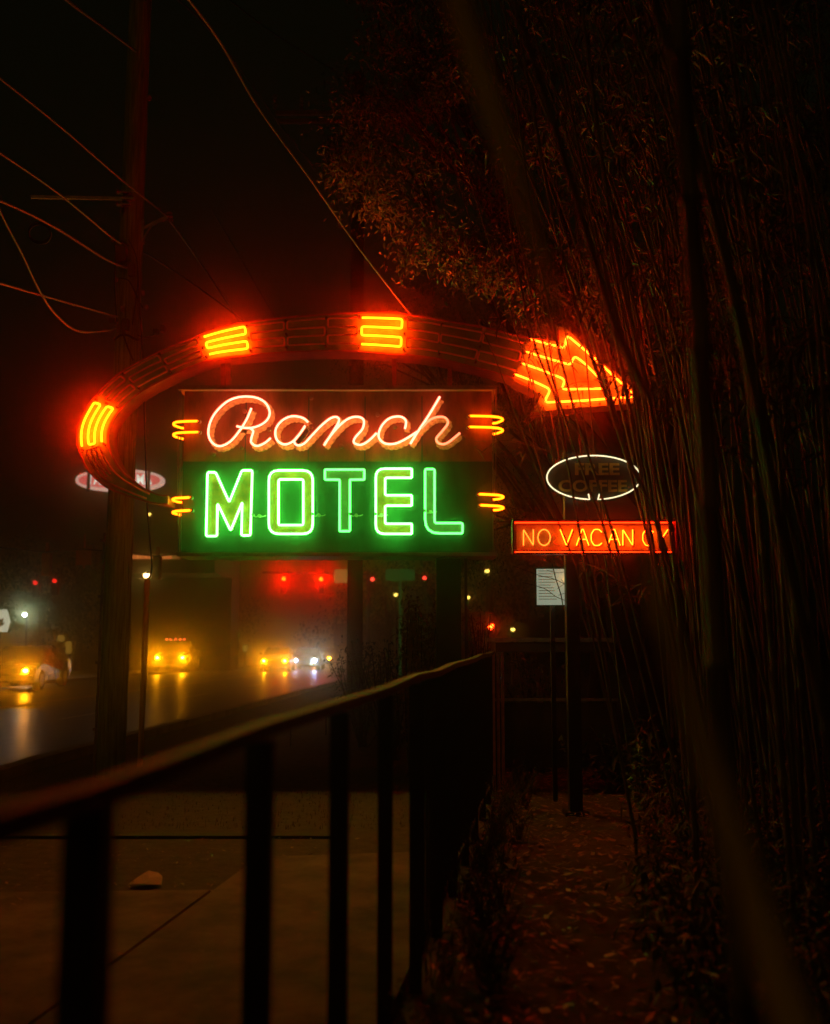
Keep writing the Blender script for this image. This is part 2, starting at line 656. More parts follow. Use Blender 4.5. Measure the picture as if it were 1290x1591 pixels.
def S(px, py, dy=0.0):
    q = P(px, py or 735, SY)
    return Vector((q.x, SY + dy, q.z))


base = P(697, 1000, SY + .3)
ms = empty("motel_sign", (base.x, SY + .3, 0), "large neon motel sign with a curved arrow sweeping over a red and green board", "sign")
# pole
mb = MB()
xa, xb = P(678, 960, SY + .3).x, P(716, 960, SY + .3).x
mb.box(xa, xb, SY + .2, SY + .46, -.02, S(0, 862).z)
mb.box(xa - .05, xb + .05, SY + .14, SY + .52, -.02, .06)
mb.build("pole", M_DARKPOST, ms)
mb = MB()
x2 = P(722, 0, SY + .3).x
mb.box(x2, x2 + .03, SY + .25, SY + .28, -.02, S(0, 862).z)
mb.build("conduit", M_DARKPOST, ms)
# cabinet
BX0, BX1 = S(284, 0).x, S(765, 0).x
ZT, ZB, ZM = S(0, 607).z, S(0, 860).z, S(0, 717).z
mb = MB()
mb.box(BX0, BX1, SY, SY + .42, ZM, ZT, 0)
mb.box(BX0, BX1, SY + .002, SY + .42, ZB, ZM, 1)
cab = mb.build("cabinet", [M_REDBOARD, M_GREENBOARD], ms)
mb = MB()
for (a, b, z0, z1) in ((276, 772, 602, 608), (281, 771, 859, 865)):
    x0, x1, zz1, zz0 = S(a, 0).x, S(b, 0).x, S(0, z0).z, S(0, z1).z
    mb.box(x0, x1, SY - .09, SY + .50, zz0, zz1)
mb.build("ledge", M_TRIM, cab)
mb = MB()
for px in (380, 478, 566, 655):
    x = S(px, 0).x
    mb.box(x, x + .012, SY - .006, SY + .004, ZB + .05, ZT - .06, 0)
mb.build("seam_strip", [M_GREENBOARD], cab)
# corner rods that carry the accent tubes
mb = MB()
for px in (766, 770):
    for (y0, y1) in ((608, 640), (668, 768), (800, 859)):
        mb.tube([S(px, y0, -.05), S(px, y1, -.05)], .006, 6)
for px in (279, 283):
    for (y0, y1) in ((608, 655), (680, 775), (798, 859)):
        mb.tube([S(px, y0, -.05), S(px, y1, -.05)], .006, 6)
mb.build("rod", M_GALV, cab)
# struts to the arrow
for (px, y0, y1) in ((341, 556, 602), (349, 556, 602), (612, 546, 602), (700, 560, 602)):
    m2 = MB()
    m2.bar(S(px, y0, .22), S(px, y1, .22), .045)
    m2.build("strut", M_BANDSIDE, ms)

# accent tubes that wrap the cabinet's corners
def accent(x_in, x_out, y, drop):
    m2 = MB()
    a, b = S(x_in, y, -.06), S(x_out, y + 2, -.04)
    mid = (a * .5 + b * .5)
    pts = [a, a * .3 + b * .7, b + Vector((0, .02, 0)), b + Vector((0, .14, -.0)), Vector((a.x * .35 + b.x * .65, SY + .30, b.z))]
    pts = [a, a + (b - a) * .75 + Vector((0, -.02, 0)), b + Vector((0, .10, 0)), b + Vector(((a.x - b.x) * .12, .26, -drop)), b + Vector(((a.x - b.x) * .45, .30, -drop))]
    # keep the return leg outside the cabinet wall
    for q in pts[2:]:
        if x_out < 500:
            q.x = min(q.x, BX0 - .03)
        else:
            q.x = max(q.x, BX1 + .03)
    m2.tube(catmull(pts, 6), .0125, 8)
    o = m2.build("accent_tube", NEON_YELLOW, ms, True)
    m3 = MB()
    m3.tube([a + Vector((0, .045, 0)), a + Vector((0, -.012, 0))], .02, 8)
    m3.tube([a + Vector((0, .0, 0)), a + Vector((0, .06, 0))], .012, 8)
    m3.build("tube_socket", M_TRIM, o)


for args in ((311, 268, 656, .0), (312, 268, 673, .0), (728, 782, 648, .0), (727, 782, 665, .0),
             (299, 267, 774, .0), (300, 267, 794, .0), (742, 783, 769, .0), (744, 783, 786, .0)):
    accent(*args)

# --- MOTEL letters
def R(x0, y0, x1, y1):
    return [(x0, y0), (x1, y0), (x1, y1), (x0, y1)]


LET = {
    'M': ([[(322.8, 834), (339.5, 834), (340.4, 783.7), (360.5, 825.6), (378.5, 781.6), (377.2, 833), (391, 833), (394, 732.6), (378, 732.6), (358.4, 781.6), (337.4, 735.6), (324.9, 735.6)]], [3]),
    'O': ([R(419.5, 732.6, 487.3, 830.6), R(434.5, 746.5, 472.6, 817)], [16, 3]),
    'T': ([[(506, 731.4), (566.8, 731.4), (566.8, 746.9), (544.6, 746.9), (544.6, 826.4), (528.7, 826.4), (528.7, 746.9), (506, 746.9)]], [2]),
    'E': ([[(640, 730), (584.5, 730), (584.5, 830.6), (640, 830.6), (640, 815), (599, 815), (599, 787), (640, 787), (640, 771), (599, 771), (599, 744), (640, 744)]], [(2, 14, 14, 2, 2, 3, 3, 2, 2, 3, 3, 2)]),
    'L': ([[(660.6, 730.6), (675.2, 730.6), (675.2, 813.9), (718.3, 813.9), (718.3, 829.8), (660.6, 829.8)]], [(3, 3, 4, 3, 3, 22)]),
}
PXM = SY / FPX
for ch, (loops, rads) in LET.items():
    dim = ch in 'TL'
    # painted letter body, 2 cm proud of the board
    outl = []
    tubes = []
    for lp, rd in zip(loops, rads):
        rr = [r * PXM for r in rd] if isinstance(rd, tuple) else rd * PXM
        outl.append(fillet([S(x + 1.0, y + 1.0, -.022) for x, y in lp], rr, True))
        tubes.append(fillet([S(x, y, -.075) for x, y in lp], rr, True))
    mb = MB()
    if ch == 'O':
        a, b = outl
        n = len(a)
        # ring: both loops have the same number of points
        mb.v = a + b + [p + Vector((0, .02, 0)) for p in a] + [p + Vector((0, .02, 0)) for p in b]
        for i in range(n):
            j = (i + 1) % n
            mb.f += [(i, j, n + j, n + i), (i, 2 * n + i, 2 * n + j, j), (n + i, n + j, 3 * n + j, 3 * n + i)]
            mb.mi += [0] * 3
    else:
        mb.slab(outl[0], .02)
    lo = mb.build("letter", mat("dim_lit_letter_enamel", (.30, .13, .10), .4, .2, 9) if dim else M_LETTER, ms)  # greener look under the dim tubes put into the letter colour
    lo["label"] = "block letter %s outlined in green neon" % ch
    mb = MB()
    for t in tubes:
        mb.tube(t, .0115, 8, closed=True)
    mb.build("neon_tube", NEON_GREEN_DIM if dim else NEON_GREEN, lo, True)
    # glass stand-offs and cable ends
    x, y = {'M': (395, 801), 'O': (487, 800), 'T': (545, 800), 'E': (584, 800), 'L': (660, 795)}[ch]
    mb = MB()
    mb.tube([S(x, y, -.02), S(x, y, -.09)], .014, 8)
    mb.tube([S(x + 9, y + 1, 0), S(x + 9, y + 1, -.05)], .018, 8)
    mb.tube(catmull([S(x, y, -.085), S(x + 4, y + 3, -.06), S(x + 9, y + 1, -.05)], 4), .006, 6)
    mb.tube(catmull([S(x + 9, y + 1, -.045), S(x + 14, y + 2, -.03), S(x + 19, y, -.012)], 4), .005, 6)
    mb.build("tube_socket", TUBE_OFF, lo)

# --- Ranch script
def C6(pts):
    return [(300 + x / 2.932, 600 + y / 2.932) for x, y in pts]


STROKES = [
    (C6([(272, 108), (250, 160), (215, 215), (175, 260), (130, 280), (95, 264), (78, 225), (86, 172), (115, 122), (165, 77), (225, 57), (290, 60), (335, 84), (355, 127), (340, 165), (300, 190), (255, 198), (205, 190)]), 1),
    (C6([(262, 196), (280, 212), (273, 240), (272, 264), (296, 279), (330, 267), (360, 243)]), 1),
    (C6([(528, 172), (503, 152), (455, 145), (410, 165), (382, 205), (387, 250), (420, 272), (460, 258), (492, 222), (515, 188), (492, 222), (466, 256), (480, 276), (510, 268), (545, 232), (585, 190), (625, 157), (655, 148), (668, 166), (640, 215), (600, 277)]), 1),
    (C6([(604, 268), (650, 208), (700, 162), (745, 147), (778, 160), (775, 200), (742, 240), (736, 264), (765, 274), (800, 257), (838, 220)]), 1),
    (C6([(966, 202), (970, 165), (942, 146), (895, 155), (860, 190), (847, 235), (872, 266), (920, 269), (970, 247), (1022, 214)]), 1),
    (C6([(1124, 56), (1075, 138), (1022, 218), (990, 270)]), 1),
    (C6([(1040, 200), (1070, 168), (1105, 150), (1145, 150), (1160, 176), (1132, 215), (1108, 246), (1122, 268), (1158, 265), (1215, 220)]), 0),
]
mb = MB()
mt = [MB(), MB()]
for pts, br in STROKES:
    cl = catmull([(x, y, 0) for x, y in pts], 7)
    tp = [S(p.x, p.y, -.085) for p in cl]
    mt[br].tube(tp, .0115, 8)
    # the painted ribbon behind, a little down and right, with a scalloped edge
    L = []
    for i, p in enumerate(cl):
        t = (cl[min(i + 1, len(cl) - 1)] - cl[max(i - 1, 0)])
        if t.length < 1e-6:
            t = Vector((1, 0, 0))
        t.normalize()
        nrm = Vector((-t.y, t.x, 0))
        w = 4.1 + .8 * sin(i * 2.1)
        o = Vector((3.0, 3.2, 0))
        L.append((S((p + o + nrm * w).x, (p + o + nrm * w).y, -.014), S((p + o - nrm * w).x, (p + o - nrm * w).y, -.014)))
    zoff = -.0012 * STROKES.index((pts, br))
    for (a, b), (c2, d) in zip(L, L[1:]):
        q = [a, b, d, c2]
        q = [v + Vector((0, zoff, 0)) for v in q]
        mb.add(q + [v + Vector((0, .012, 0)) for v in q], [(0, 1, 2, 3), (0, 4, 5, 1), (3, 2, 6, 7)])
sc = mb.build("script_lettering", M_SCRIPTPAINT, ms)
sc["label"] = "cursive word Ranch in pinkish white neon"
mt[1].build("neon_tube", NEON_SCRIPT, sc, True)
mt[0].build("neon_tube", NEON_SCRIPT_DIM, sc, True)
mb = MB()
for (x, y) in ((381, 640), (419, 668), (376, 696), (484, 664), (587, 645), (614, 664), (531, 694), (333, 706), (720, 681), (484, 619)):
    c = S(x, y, -.01)
    mb.tube([c + Vector((0, .01, 0)), c + Vector((0, -.05, 0))], .022, 10)
    mb.tube([c + Vector((0, -.05, 0)), c + Vector((0, -.07, 0))], .010, 8)
mb.build("tube_socket", mat("socket_ceramic", (.35, .12, .06), .4, .2, 9), sc)

# --- arrow band
ST = [((262, 784), (262, 771)), ((235, 781), (243, 768)), ((200, 770), (213, 752)), ((166, 757), (190, 732)), ((138, 730), (176, 709)),
      ((124, 697), (169, 687)), ((124, 667), (170, 668)), ((135, 640), (180, 647)), ((156, 608), (197, 629)), ((190, 579), (222, 609)),
      ((245, 549), (267, 585)), ((312, 522), (325, 561)), ((375, 504), (383, 553)), ((435, 495.5), (437, 549)), ((499, 490), (498, 546.5)),
      ((558, 487.5), (557, 547)), ((629, 489.5), (626, 552)), ((688, 499), (682, 559)), ((755, 511), (738, 572)), ((818, 526), (800, 590)), ((862, 532), (842, 615))]


def cr(lst, s):
    n = len(lst)
    i = min(int(s), n - 2)
    t = s - i
    p = [Vector((*lst[max(0, min(n - 1, k))], 0)) for k in (i - 1, i, i + 1, i + 2)]
    return 0.5 * ((2 * p[1]) + (p[2] - p[0]) * t + (2 * p[0] - 5 * p[1] + 4 * p[2] - p[3]) * t * t + (3 * p[1] - p[0] - 3 * p[2] + p[3]) * t ** 3)


OUT = [a for a, b in ST]
INN = [b for a, b in ST]


def band(s, v, dy=0.0):
    q = cr(OUT, s) * (1 - v) + cr(INN, s) * v
    return S(q.x, q.y, dy)


AD = .30   # the arrow box is 30 cm deep
mb = MB()
N = 160
SE = 19.55
for i in range(N + 1):
    s = SE * i / N
    mb.v += [band(s, 0, -.02), band(s, 1, -.02), band(s, 1, AD), band(s, 0, AD)]
for i in range(N):
    o = i * 4
    for k in range(4):
        k2 = (k + 1) % 4
        mb.f.append((o + k, o + k2, o + 4 + k2, o + 4 + k))
        mb.mi.append(0 if k == 0 else 1)
mb.f += [(3, 2, 1, 0), (N * 4, N * 4 + 1, N * 4 + 2, N * 4 + 3)]
mb.mi += [0, 0]
ab = mb.build("arrow_band", [M_BAND, M_BANDSIDE], ms)
for v in (0.0, 1.0):
    mb = MB()
    for i in range(N):
        a, b = band(SE * i / N, v, -.028), band(SE * (i + 1) / N, v, -.028)
        mb.bar(a, b, .016, .016)
    mb.build("edge_trim", M_BANDSIDE, ab)


def serp(s0, s1, lines=(.16, .39, .61, .84), rev=False, last=4):
    if rev:
        s0, s1 = s1, s0
    raw = []
    for k, v in enumerate(lines[:last]):
        a, b = (s0, s1) if k % 2 == 0 else (s1, s0)
        for j in range(9):
            raw.append(band(a + (b - a) * j / 8, v, -.075))
    return fillet(raw, .022, False, 3)


for (s0, s1, rev) in ((5.0, 7.45, False), (11.08, 12.1, False), (15.08, 15.95, False)):
    m2 = MB()
    m2.tube(serp(s0, s1, rev=rev), .0115, 8)
    o = m2.build("neon_tube", NEON_ARROW, ab, True)
    o["label"] = "lit orange neon serpentine"
for (s0, s1, rev, ln) in ((1.2, 4.75, False, (.25, .75)), (3.2, 4.75, False, (.42, .58)), (7.75, 8.9, False, (.16, .39, .61, .84)), (9.02, 10.0, False, (.16, .39, .61, .84)), (10.08, 10.92, False, (.16, .39, .61, .84)),
                      (12.22, 13.12, False, (.16, .39, .61, .84)), (13.2, 14.12, True, (.16, .39, .61, .84)), (14.2, 14.98, True, (.16, .39, .61, .84)),
                      (16.08, 16.95, True, (.16, .39, .61, .84)), (17.0, 17.95, False, (.16, .39, .61, .84)), (18.0, 18.95, True, (.16, .39, .61, .84))):
    m2 = MB()
    m2.tube(serp(s0, s1, ln, rev, len(ln)), .0105, 7)
    m2.build("neon_tube", TUBE_OFF, ab, True)
mb = MB()
for s in (4.85, 7.6, 10.98, 12.15, 15.02, 16.02, 9.0, 10.04, 13.16, 14.15, 17.0, 17.98, 19.0):
    for v in (.12, .5, .88):
        mb = MB()
        c = band(s, v, -.02)
        mb.tube([c, c + Vector((0, -.05, 0))], .012, 8)
        mb.build("tube_socket", M_DARKPOST, ab)

# --- arrow head
HEAD = [(817, 525), (861, 531.5), (868, 536), (869, 508), (880, 512), (913, 544.5), (961.6, 584.8), (1003, 625), (981.8, 628), (941, 631), (881, 636), (826.5, 641.3), (841, 614), (797, 592)]
mb = MB()
mb.slab([S(x, y, -.03) for x, y in HEAD], AD + .01, 0, 1)
hd = mb.build("arrow_head", [M_BAND, M_BANDSIDE], ms)
def C8(pts): return [(760 + x / 4.96, 480 + y / 4.96) for x, y in pts]
HT = [C8([(312, 250), (415, 280), (520, 305), (575, 322), (590, 218), (800, 395), (1000, 580), (1090, 665)]),
      C8([(275, 345), (400, 385), (540, 425), (625, 450), (645, 375), (720, 430), (835, 545)]),
      C8([(245, 435), (380, 480), (580, 560), (548, 635), (865, 628)]),
      C8([(190, 518), (330, 570), (468, 635), (415, 735), (700, 722), (1105, 690)])]
for t in HT:
    m2 = MB()
    m2.tube(fillet([S(x, y, -.085) for x, y in t], .05), .0115, 8)
    m2.build("neon_tube", NEON_HEAD, hd, True)
mb = MB()
for x, y in C8([(312, 250), (275, 345), (245, 435), (190, 518), (1095, 668), (1105, 690), (835, 545), (865, 628)]):
    mb = MB()
    mb.tube([S(x, y, -.03), S(x, y, -.095)], .017, 8)
    mb.build("tube_socket", M_DARKPOST, hd)
for x, y in C8([(350, 775), (600, 755), (850, 735), (1050, 722), (600, 200), (700, 290), (860, 420), (980, 530)]):
    mb = MB()
    mb.sphere(S(x, y, -.032), .012, 8, 6)
    mb.build("bolt", M_DARKPOST, hd)

# ================================================================== SIGN POST WITH THREE SMALLER SIGNS
VY = 8.86


def V(px, py, dy=0.0):
    q = P(px, py or 838, VY)
    return Vector((q.x, VY + dy, q.z))


bx = V(890, 0).x
post = MB()
post.box(bx - .055, bx + .055, VY + .05, VY + .16, -.02, V(0, 700).z)
post.box(bx - .10, bx + .10, VY + .01, VY + .20, -.02, .035)
tag(post.build("sign_post", M_DARKPOST), "dark square steel post carrying the NO VACANCY and oval signs", "post")

vs_ = empty("vacancy_sign", V(920, 862, -.05), "long red neon box sign reading NO VACANCY behind bamboo stems", "sign")
mb = MB()
x0, x1, z0, z1 = V(796, 0).x, V(1043, 0).x, V(0, 861).z, V(0, 813).z
mb.box(x0, x1, VY - .10, VY + .04, z0, z1)
mb.build("box", mat("vacancy_face", (.30, .52, .3), .4, .4, 9, .2), vs_)
mb = MB()
t = .010
for (a, b, c, d) in ((x0 - t, x1 + t, z1 - .002, z1 + .014), (x0 - t, x1 + t, z0 - .014, z0 + .002), (x0 - .014, x0 + .002, z0 + .002, z1 - .002), (x1 - .002, x1 + .014, z0 + .002, z1 - .002)):
    mb.box(a, b, VY - .175, VY - .09, c, d)
mb.build("frame", mat("red_frame_paint", (.30, .03, .02), .4, .2, 8), vs_)
mb = MB()
xi0, xi1, zi0, zi1 = x0 + .022, x1 - .022, z0 + .022, z1 - .022
for a, b in (((xi0, zi0), (xi1, zi0)), ((xi1, zi0), (xi1, zi1)), ((xi1, zi1), (xi0, zi1)), ((xi0, zi1), (xi0, zi0))):
    mb.bar((a[0], VY - .104, a[1]), (b[0], VY - .104, b[1]), .006, .008)
mb.build("border_line", mat("dark_red_line", (.05, .008, .006), .5, .1, 8), vs_)
mb = MB()
mb.tube([(x0 + .012, VY - .13, z1 - .009), (x1 - .012, VY - .13, z1 - .009)], .0035, 6)
mb.tube([(x0 + .012, VY - .13, z0 + .009), (x1 - .012, VY - .13, z0 + .009)], .0035, 6)
mb.build("border_tube", emit("border_red", (26.0, .25, .02)), vs_)

UY0, UY1 = 825.0, 849.5
GL = {
    'N': ([[(0, 1), (0, 0), (1, 1), (1, 0)]], 15),
    'O': ([[(.5 + .5 * cos(a * pi / 8), .5 + .5 * sin(a * pi / 8)) for a in range(17)]], 19),
    'V': ([[(0, 0), (.5, 1), (1, 0)]], 19),
    'A': ([[(0, 1), (.45, 0), (.55, 0), (1, 1)], [(.2, .62), (.8, .62)]], 19),
    'C': ([[(1, .18), (.75, 0), (.3, 0), (.03, .3), (.03, .7), (.3, 1), (.75, 1), (1, .84)]], 17),
    'Y': ([[(0, 0), (.5, .5), (1, 0)], [(.5, .5), (.5, 1)]], 17),
}
mdark = MB()
X = 809.0
for wi, (word, xs) in enumerate((("NO", (811, 833)), ("VACANCY", (867, 892, 914, 940, 963, 993, 1015)))):
    for ch, x in zip(word, xs):
        m2 = MB()
        strokes, w = GL[ch]
        for stv in strokes:
            pts = [V(x + a * w, UY0 + b * (UY1 - UY0), -.135) for a, b in stv]
            m2.tube(fillet(pts, .012) if len(pts) < 12 else pts, .0045, 7)
            if wi:
                pd = [V(x + 2 + a * w, UY0 + 1.2 + b * (UY1 - UY0), -.105) for a, b in stv]
                for p, q in zip(pd, pd[1:]):
                    mdark.bar(p, q, .018, .005)
        m2.build("neon_tube", NEON_VACANCY if wi else NEON_VACANCY_DIM, vs_, True)
mdark.build("lettering", mat("dark_red_lettering", (.10, .02, .012), .5, .2, 9), vs_)
# extra unlit helper loops of glass between the words
mb = MB()
mb.tube(catmull([V(853, 838, -.13), V(857, 832, -.12), V(862, 838, -.12), V(858, 845, -.12), V(864, 848, -.12)], 5), .0035, 6)
mb.build("tube_end", TUBE_OFF, vs_, True)

# oval coffee sign
oc = empty("coffee_sign", V(922, 778, -.02), "oval board reading FREE COFFEE ringed by a thin white neon tube", "sign")
cxo, cyo, rx, ry = 921.5, 743.0, 72.5, 34.0
ring = [(cxo + rx * cos(a), cyo + ry * sin(a)) for a in [2 * pi * k / 72 for k in range(72)]]
mb = MB()
mb.slab([V(cxo + (x - cxo) * .985, cyo + (y - cyo) * .97, .0) for x, y in ring], .04)
mb.build("board", mat("dark_oval_board", (.06, .05, .022), .5, .4, 7, .2), oc)
mb = MB()
gap = [(cxo + rx * cos(a), cyo + ry * sin(a)) for a in [pi / 2 + .09 + (2 * pi - .18) * k / 80 for k in range(81)]]
pts = [V(x, y, -.04) for x, y in gap]
pts = [V(914, 768, -.02)] + pts + [V(931, 768, -.02)]
mb.tube(pts, .0062, 8)
mb.build("neon_ring", NEON_WHITE, oc, True)
mb = MB()
add_text(mb, "FREE", V(928, 729, -.006), 70 * VY / FPX, 19 * VY / FPX, .03)
add_text(mb, "COFFEE", V(921, 755, -.006), 108 * VY / FPX, 19 * VY / FPX, .03)
mb.build("lettering", mat("mustard_lettering", (.55, .36, .05), .5, .3, 9), oc)
mb = MB()
mb.bar((bx, VY + .10, V(0, 775).z), (bx, VY + .045, V(0, 745).z), .05, .03)
mb.build("bracket", M_DARKPOST, oc)

# white lit notice panel
nb = empty("notice_lightbox", V(860, 941, .1), "small white lit notice panel with faint rows of print left of the post", "notice")
NY = VY + .7
def NP(px, py): return P(px, py, NY)
mb = MB()
a, b = NP(834, 941), NP(886, 883)
mb.box(a.x, b.x, NY, NY + .08, a.z, b.z)
mb.build("panel", emit("notice_white", (.24, .28, .20)), nb)
mb = MB()
for (p, q) in (((a.x - .012, a.z), (b.x + .012, a.z)), ((b.x + .006, a.z), (b.x + .006, b.z)), ((b.x + .012, b.z), (a.x - .012, b.z)), ((a.x - .006, b.z), (a.x - .006, a.z))):
    mb.bar((p[0], NY - .005, p[1]), (q[0], NY - .005, q[1]), .014, .012)
mb.build("frame", M_DARKPOST, nb)
mb = MB()
for k in range(11):
    z = b.z - .028 - k * .026
    mb.box(a.x + .02, a.x + .02 + random.uniform(.10, .17), NY - .004, NY - .001, z, z + .006)
mb.build("print", mat("grey_print", (.62, .66, .55), .6, .1, 5), nb)
mb = MB()
mb.box(b.x - .045, b.x - .01, NY - .10, NY - .02, b.z - .13, b.z - .06)
mb.build("lamp", emit("notice_lamp", (6.0, 2.6, .12)), nb)
mb = MB()
mb.bar(((a.x + b.x) / 2, NY + .1, -.02), ((a.x + b.x) / 2, NY + .1, b.z - .05), .04)
mb.build("stand", M_DARKPOST, nb)

# ================================================================== UTILITY POLES AND CABLES
UYY = 11.1
def U(px, py, dy=0.0):
    q = P(px, py or 335, UYY + dy)
    return q


up = empty("utility_pole", (U(168, 1225).x, UYY, 0), "weathered wooden utility pole with cable clutter at the left", "utility pole")
mb = MB()
bxp = U(171, 1225).x
tiltx = .006
top = 11.5
pts, rads = [], []
for k in range(13):
    z = -.05 + (top + .05) * k / 12
    pts.append(Vector((bxp + tiltx * z, UYY, z)))
    rads.append(.150 - .040 * k / 12)
mb.tube(pts, rads, 20)
mb.build("shaft", M_WOOD, up, True)
def ux(z): return bxp + tiltx * z
mb = MB()
mb.tube([(ux(0) - .165, UYY - .03, -.02), (ux(2.4) - .155, UYY - .03, 2.6)], .014, 8)
for z in (.5, 1.2, 1.9, 2.5):
    mb.box(ux(z) - .19, ux(z) - .10, UYY - .06, UYY - .01, z, z + .03)
mb.build("conduit", M_GALV, up)
# steel arm at left
mb = MB()
zz = U(0, 317).z
mb.bar((U(55, 0).x, UYY - .14, zz + .02), (ux(zz) + .06, UYY - .14, zz), .035, .03)
mb.build("side_arm", M_GALV, up)
mb = MB()
for dz in (-.07, .07):
    mb.box(ux(zz) - .14, ux(zz) + .02, UYY - .175, UYY - .12, zz + dz - .008, zz + dz + .008)
    mb.sphere((ux(zz) - .12, UYY - .18, zz + dz), .022, 8, 6)
mb.build("clamp", M_GALV, up)
mb = MB()
za = U(0, 352).z
mb.box(ux(za) + .115, ux(za) + .145, UYY - .05, UYY + .03, za - .20, za + .06)
mb.bar((ux(za) + .14, UYY - .02, za - .03), (U(262, 0).x, UYY - .02, U(0, 338).z), .03, .035)
mb.bar((ux(za) + .14, UYY - .02, za - .16), (U(240, 0).x, UYY - .02, U(0, 345).z), .018, .018)
mb.build("bracket", M_GALV, up)
mb = MB()
for k in range(3):
    mb.sphere((U(264, 0).x + .01 * k, UYY - .02, U(0, 333).z - .04 * k), .035 - .004 * k, 10, 6, .6)
mb.build("insulator", M_PORC, up)
for (px, py) in ((222, 455), (228, 478), (190, 375), (175, 372), (190, 480), (232, 152), (180, 435)):
    q = U(px, py, -.15)
    mb = MB()
    mb.sphere(q, .028, 8, 6, 1.3)
    mb.build("insulator", M_PORC, up)
for (px, py, w, h) in ((192, 395, .07, .16), (205, 420, .06, .14), (184, 398, .04, .22), (196, 505, .06, .12), (176, 500, .07, .05), (243, 516, .05, .05), (254, 512, .04, .07)):
    q = U(px, py, -.16)
    mb = MB()
    mb.box(q.x - w / 2, q.x + w / 2, q.y - .05, q.y + .03, q.z - h / 2, q.z + h / 2)
    mb.build("junction_box", mat("grey_box_paint", (.16, .11, .09), .5, .3, 8), up)
mb = MB()
def loop(pts, r=.008, dy=-.18):
    mb.tube(catmull([U(x, y, dy) for x, y in pts], 6), r, 6)
loop([(185, 432), (200, 436), (209, 452), (217, 470), (222, 478)], .009)
loop([(190, 498), (191, 515), (198, 538), (207, 560)], .010)
loop([(214, 521), (228, 524), (238, 520), (246, 514)], .007)
loop([(178, 372), (180, 400), (178, 440), (182, 500)], .007)
loop([(200, 372), (212, 400), (214, 440), (206, 505)], .006)
for k in range(4):
    z = U(0, 500 - k * 3).z
mb.tube([Vector((ux(4.7) + .135 * cos(a), UYY + .135 * sin(a), 4.75 + .02 * sin(3 * a))) for a in [2 * pi * k / 16 for k in range(16)]], .014, 6, closed=True)
mb.build("cable_loop", M_CABLE, up, True)


def cable(pts, Y0, Y1, r, label, k=10, m=None):
    n = len(pts)
    q = [P(x, y, Y0 + (Y1 - Y0) * i / (n - 1)) for i, (x, y) in enumerate(pts)]
    mb = MB()
    mb.tube(catmull(q, k), r, 6)
    tag(mb.build("overhead_cable", m or M_CABLE, None, True), label, "cable", "overhead cables round the utility poles")


cable([(60, -40), (110, 5), (155, 38), (205, 75), (212, 80)], 6.0, 10.4, .012, "thick cable reaching the wooden pole near its top")
cable([(-60, 78), (0, 122), (95, 198), (190, 280), (262, 337)], 6.5, 10.5, .010, "long cable descending from the left to the angled pole bracket")
cable([(262, 340), (300, 392), (350, 465), (372, 500)], 10.6, 16, .012, "cable dropping from the angled bracket towards the neon arrow")
cable([(270, -30), (340, 62), (400, 165), (480, 275), (545, 368), (605, 447), (640, 491)], 7.0, 10.4, .010, "long cable crossing the dark sky down to the arrow's top", 10, mat("pale_cable_sheath", (.30, .24, .20), .4, .2, 5))
cable([(240, -30), (320, 40), (390, 130), (440, 200), (490, 262)], 9, 24, .010, "faint cable just left of the long sky-crossing cable", 8)
cable([(-40, 215), (0, 238), (90, 300), (175, 370), (190, 378)], 7, 10.3, .010, "cable meeting the pole just below the steel side arm")
cable([(186, 376), (215, 388), (252, 409), (330, 462), (420, 530)], 10.3, 16, .011, "cable leaving the pole to the right below the angled bracket", 6)
cable([(-40, 296), (0, 312), (45, 332), (90, 356), (125, 378), (165, 403), (196, 416)], 7, 10.3, .012, "cable with coiled slack left of the wooden pole")
cable([(-20, 270), (0, 330), (32, 392), (60, 450), (88, 490), (125, 515), (180, 512)], 7.5, 10.3, .013, "deep sagging cable loop at the left edge below the side arm")
cable([(-40, 428), (0, 440), (90, 466), (182, 492)], 7.5, 10.3, .012, "lowest cable coming from the left edge to the pole")
cable([(345, -10), (420, 48), (490, 92), (560, 130)], 16, 30, .016, "thin far cable running to the second pole's crossarm")
cable([(325, 320), (365, 385), (420, 480), (470, 560)], 20, 26, .012, "very faint far cable above the arrow's left half")
mb = MB()
for k in range(4):
    c = P(62, 360 + k * 3, 9.0)
    mb.tube([c + Vector((.10 * cos(a), .03 * sin(a), -.08 * sin(a) + .01 * k)) for a in [2 * pi * j / 20 for j in range(20)]], .005, 6, closed=True)
tag(mb.build("cable_coil", M_CABLE, None, True), "coil of spare cable hanging on the wires at the left", "cable coil")

# guy wire and its guard
gw = empty("guy_wire", P(217, 1200, 11.3), "thin guy wire with a long yellowish plastic guard at its foot", "guy wire")
g0, gA, gB = P(217, 1212, 11.0), P(229, 900, 11.0), P(216, 560, 11.0)
g0.z = -.02
mb = MB()
mb.tube([g0, gA], .030, 12)
mb.build("guard", mat("yellow_guard_plastic", (.75, .5, .12), .5, .25, 3, stretch=(1, 1, .3)), gw, True)
mb = MB()
mb.tube(catmull([gA, P(236, 880, 11.0), P(229, 790, 10.9), P(226, 700, 10.8), P(222, 560, 10.6), P(214, 420, 10.5)], 6), .009, 6)
mb.build("wire", M_CABLE, gw, True)

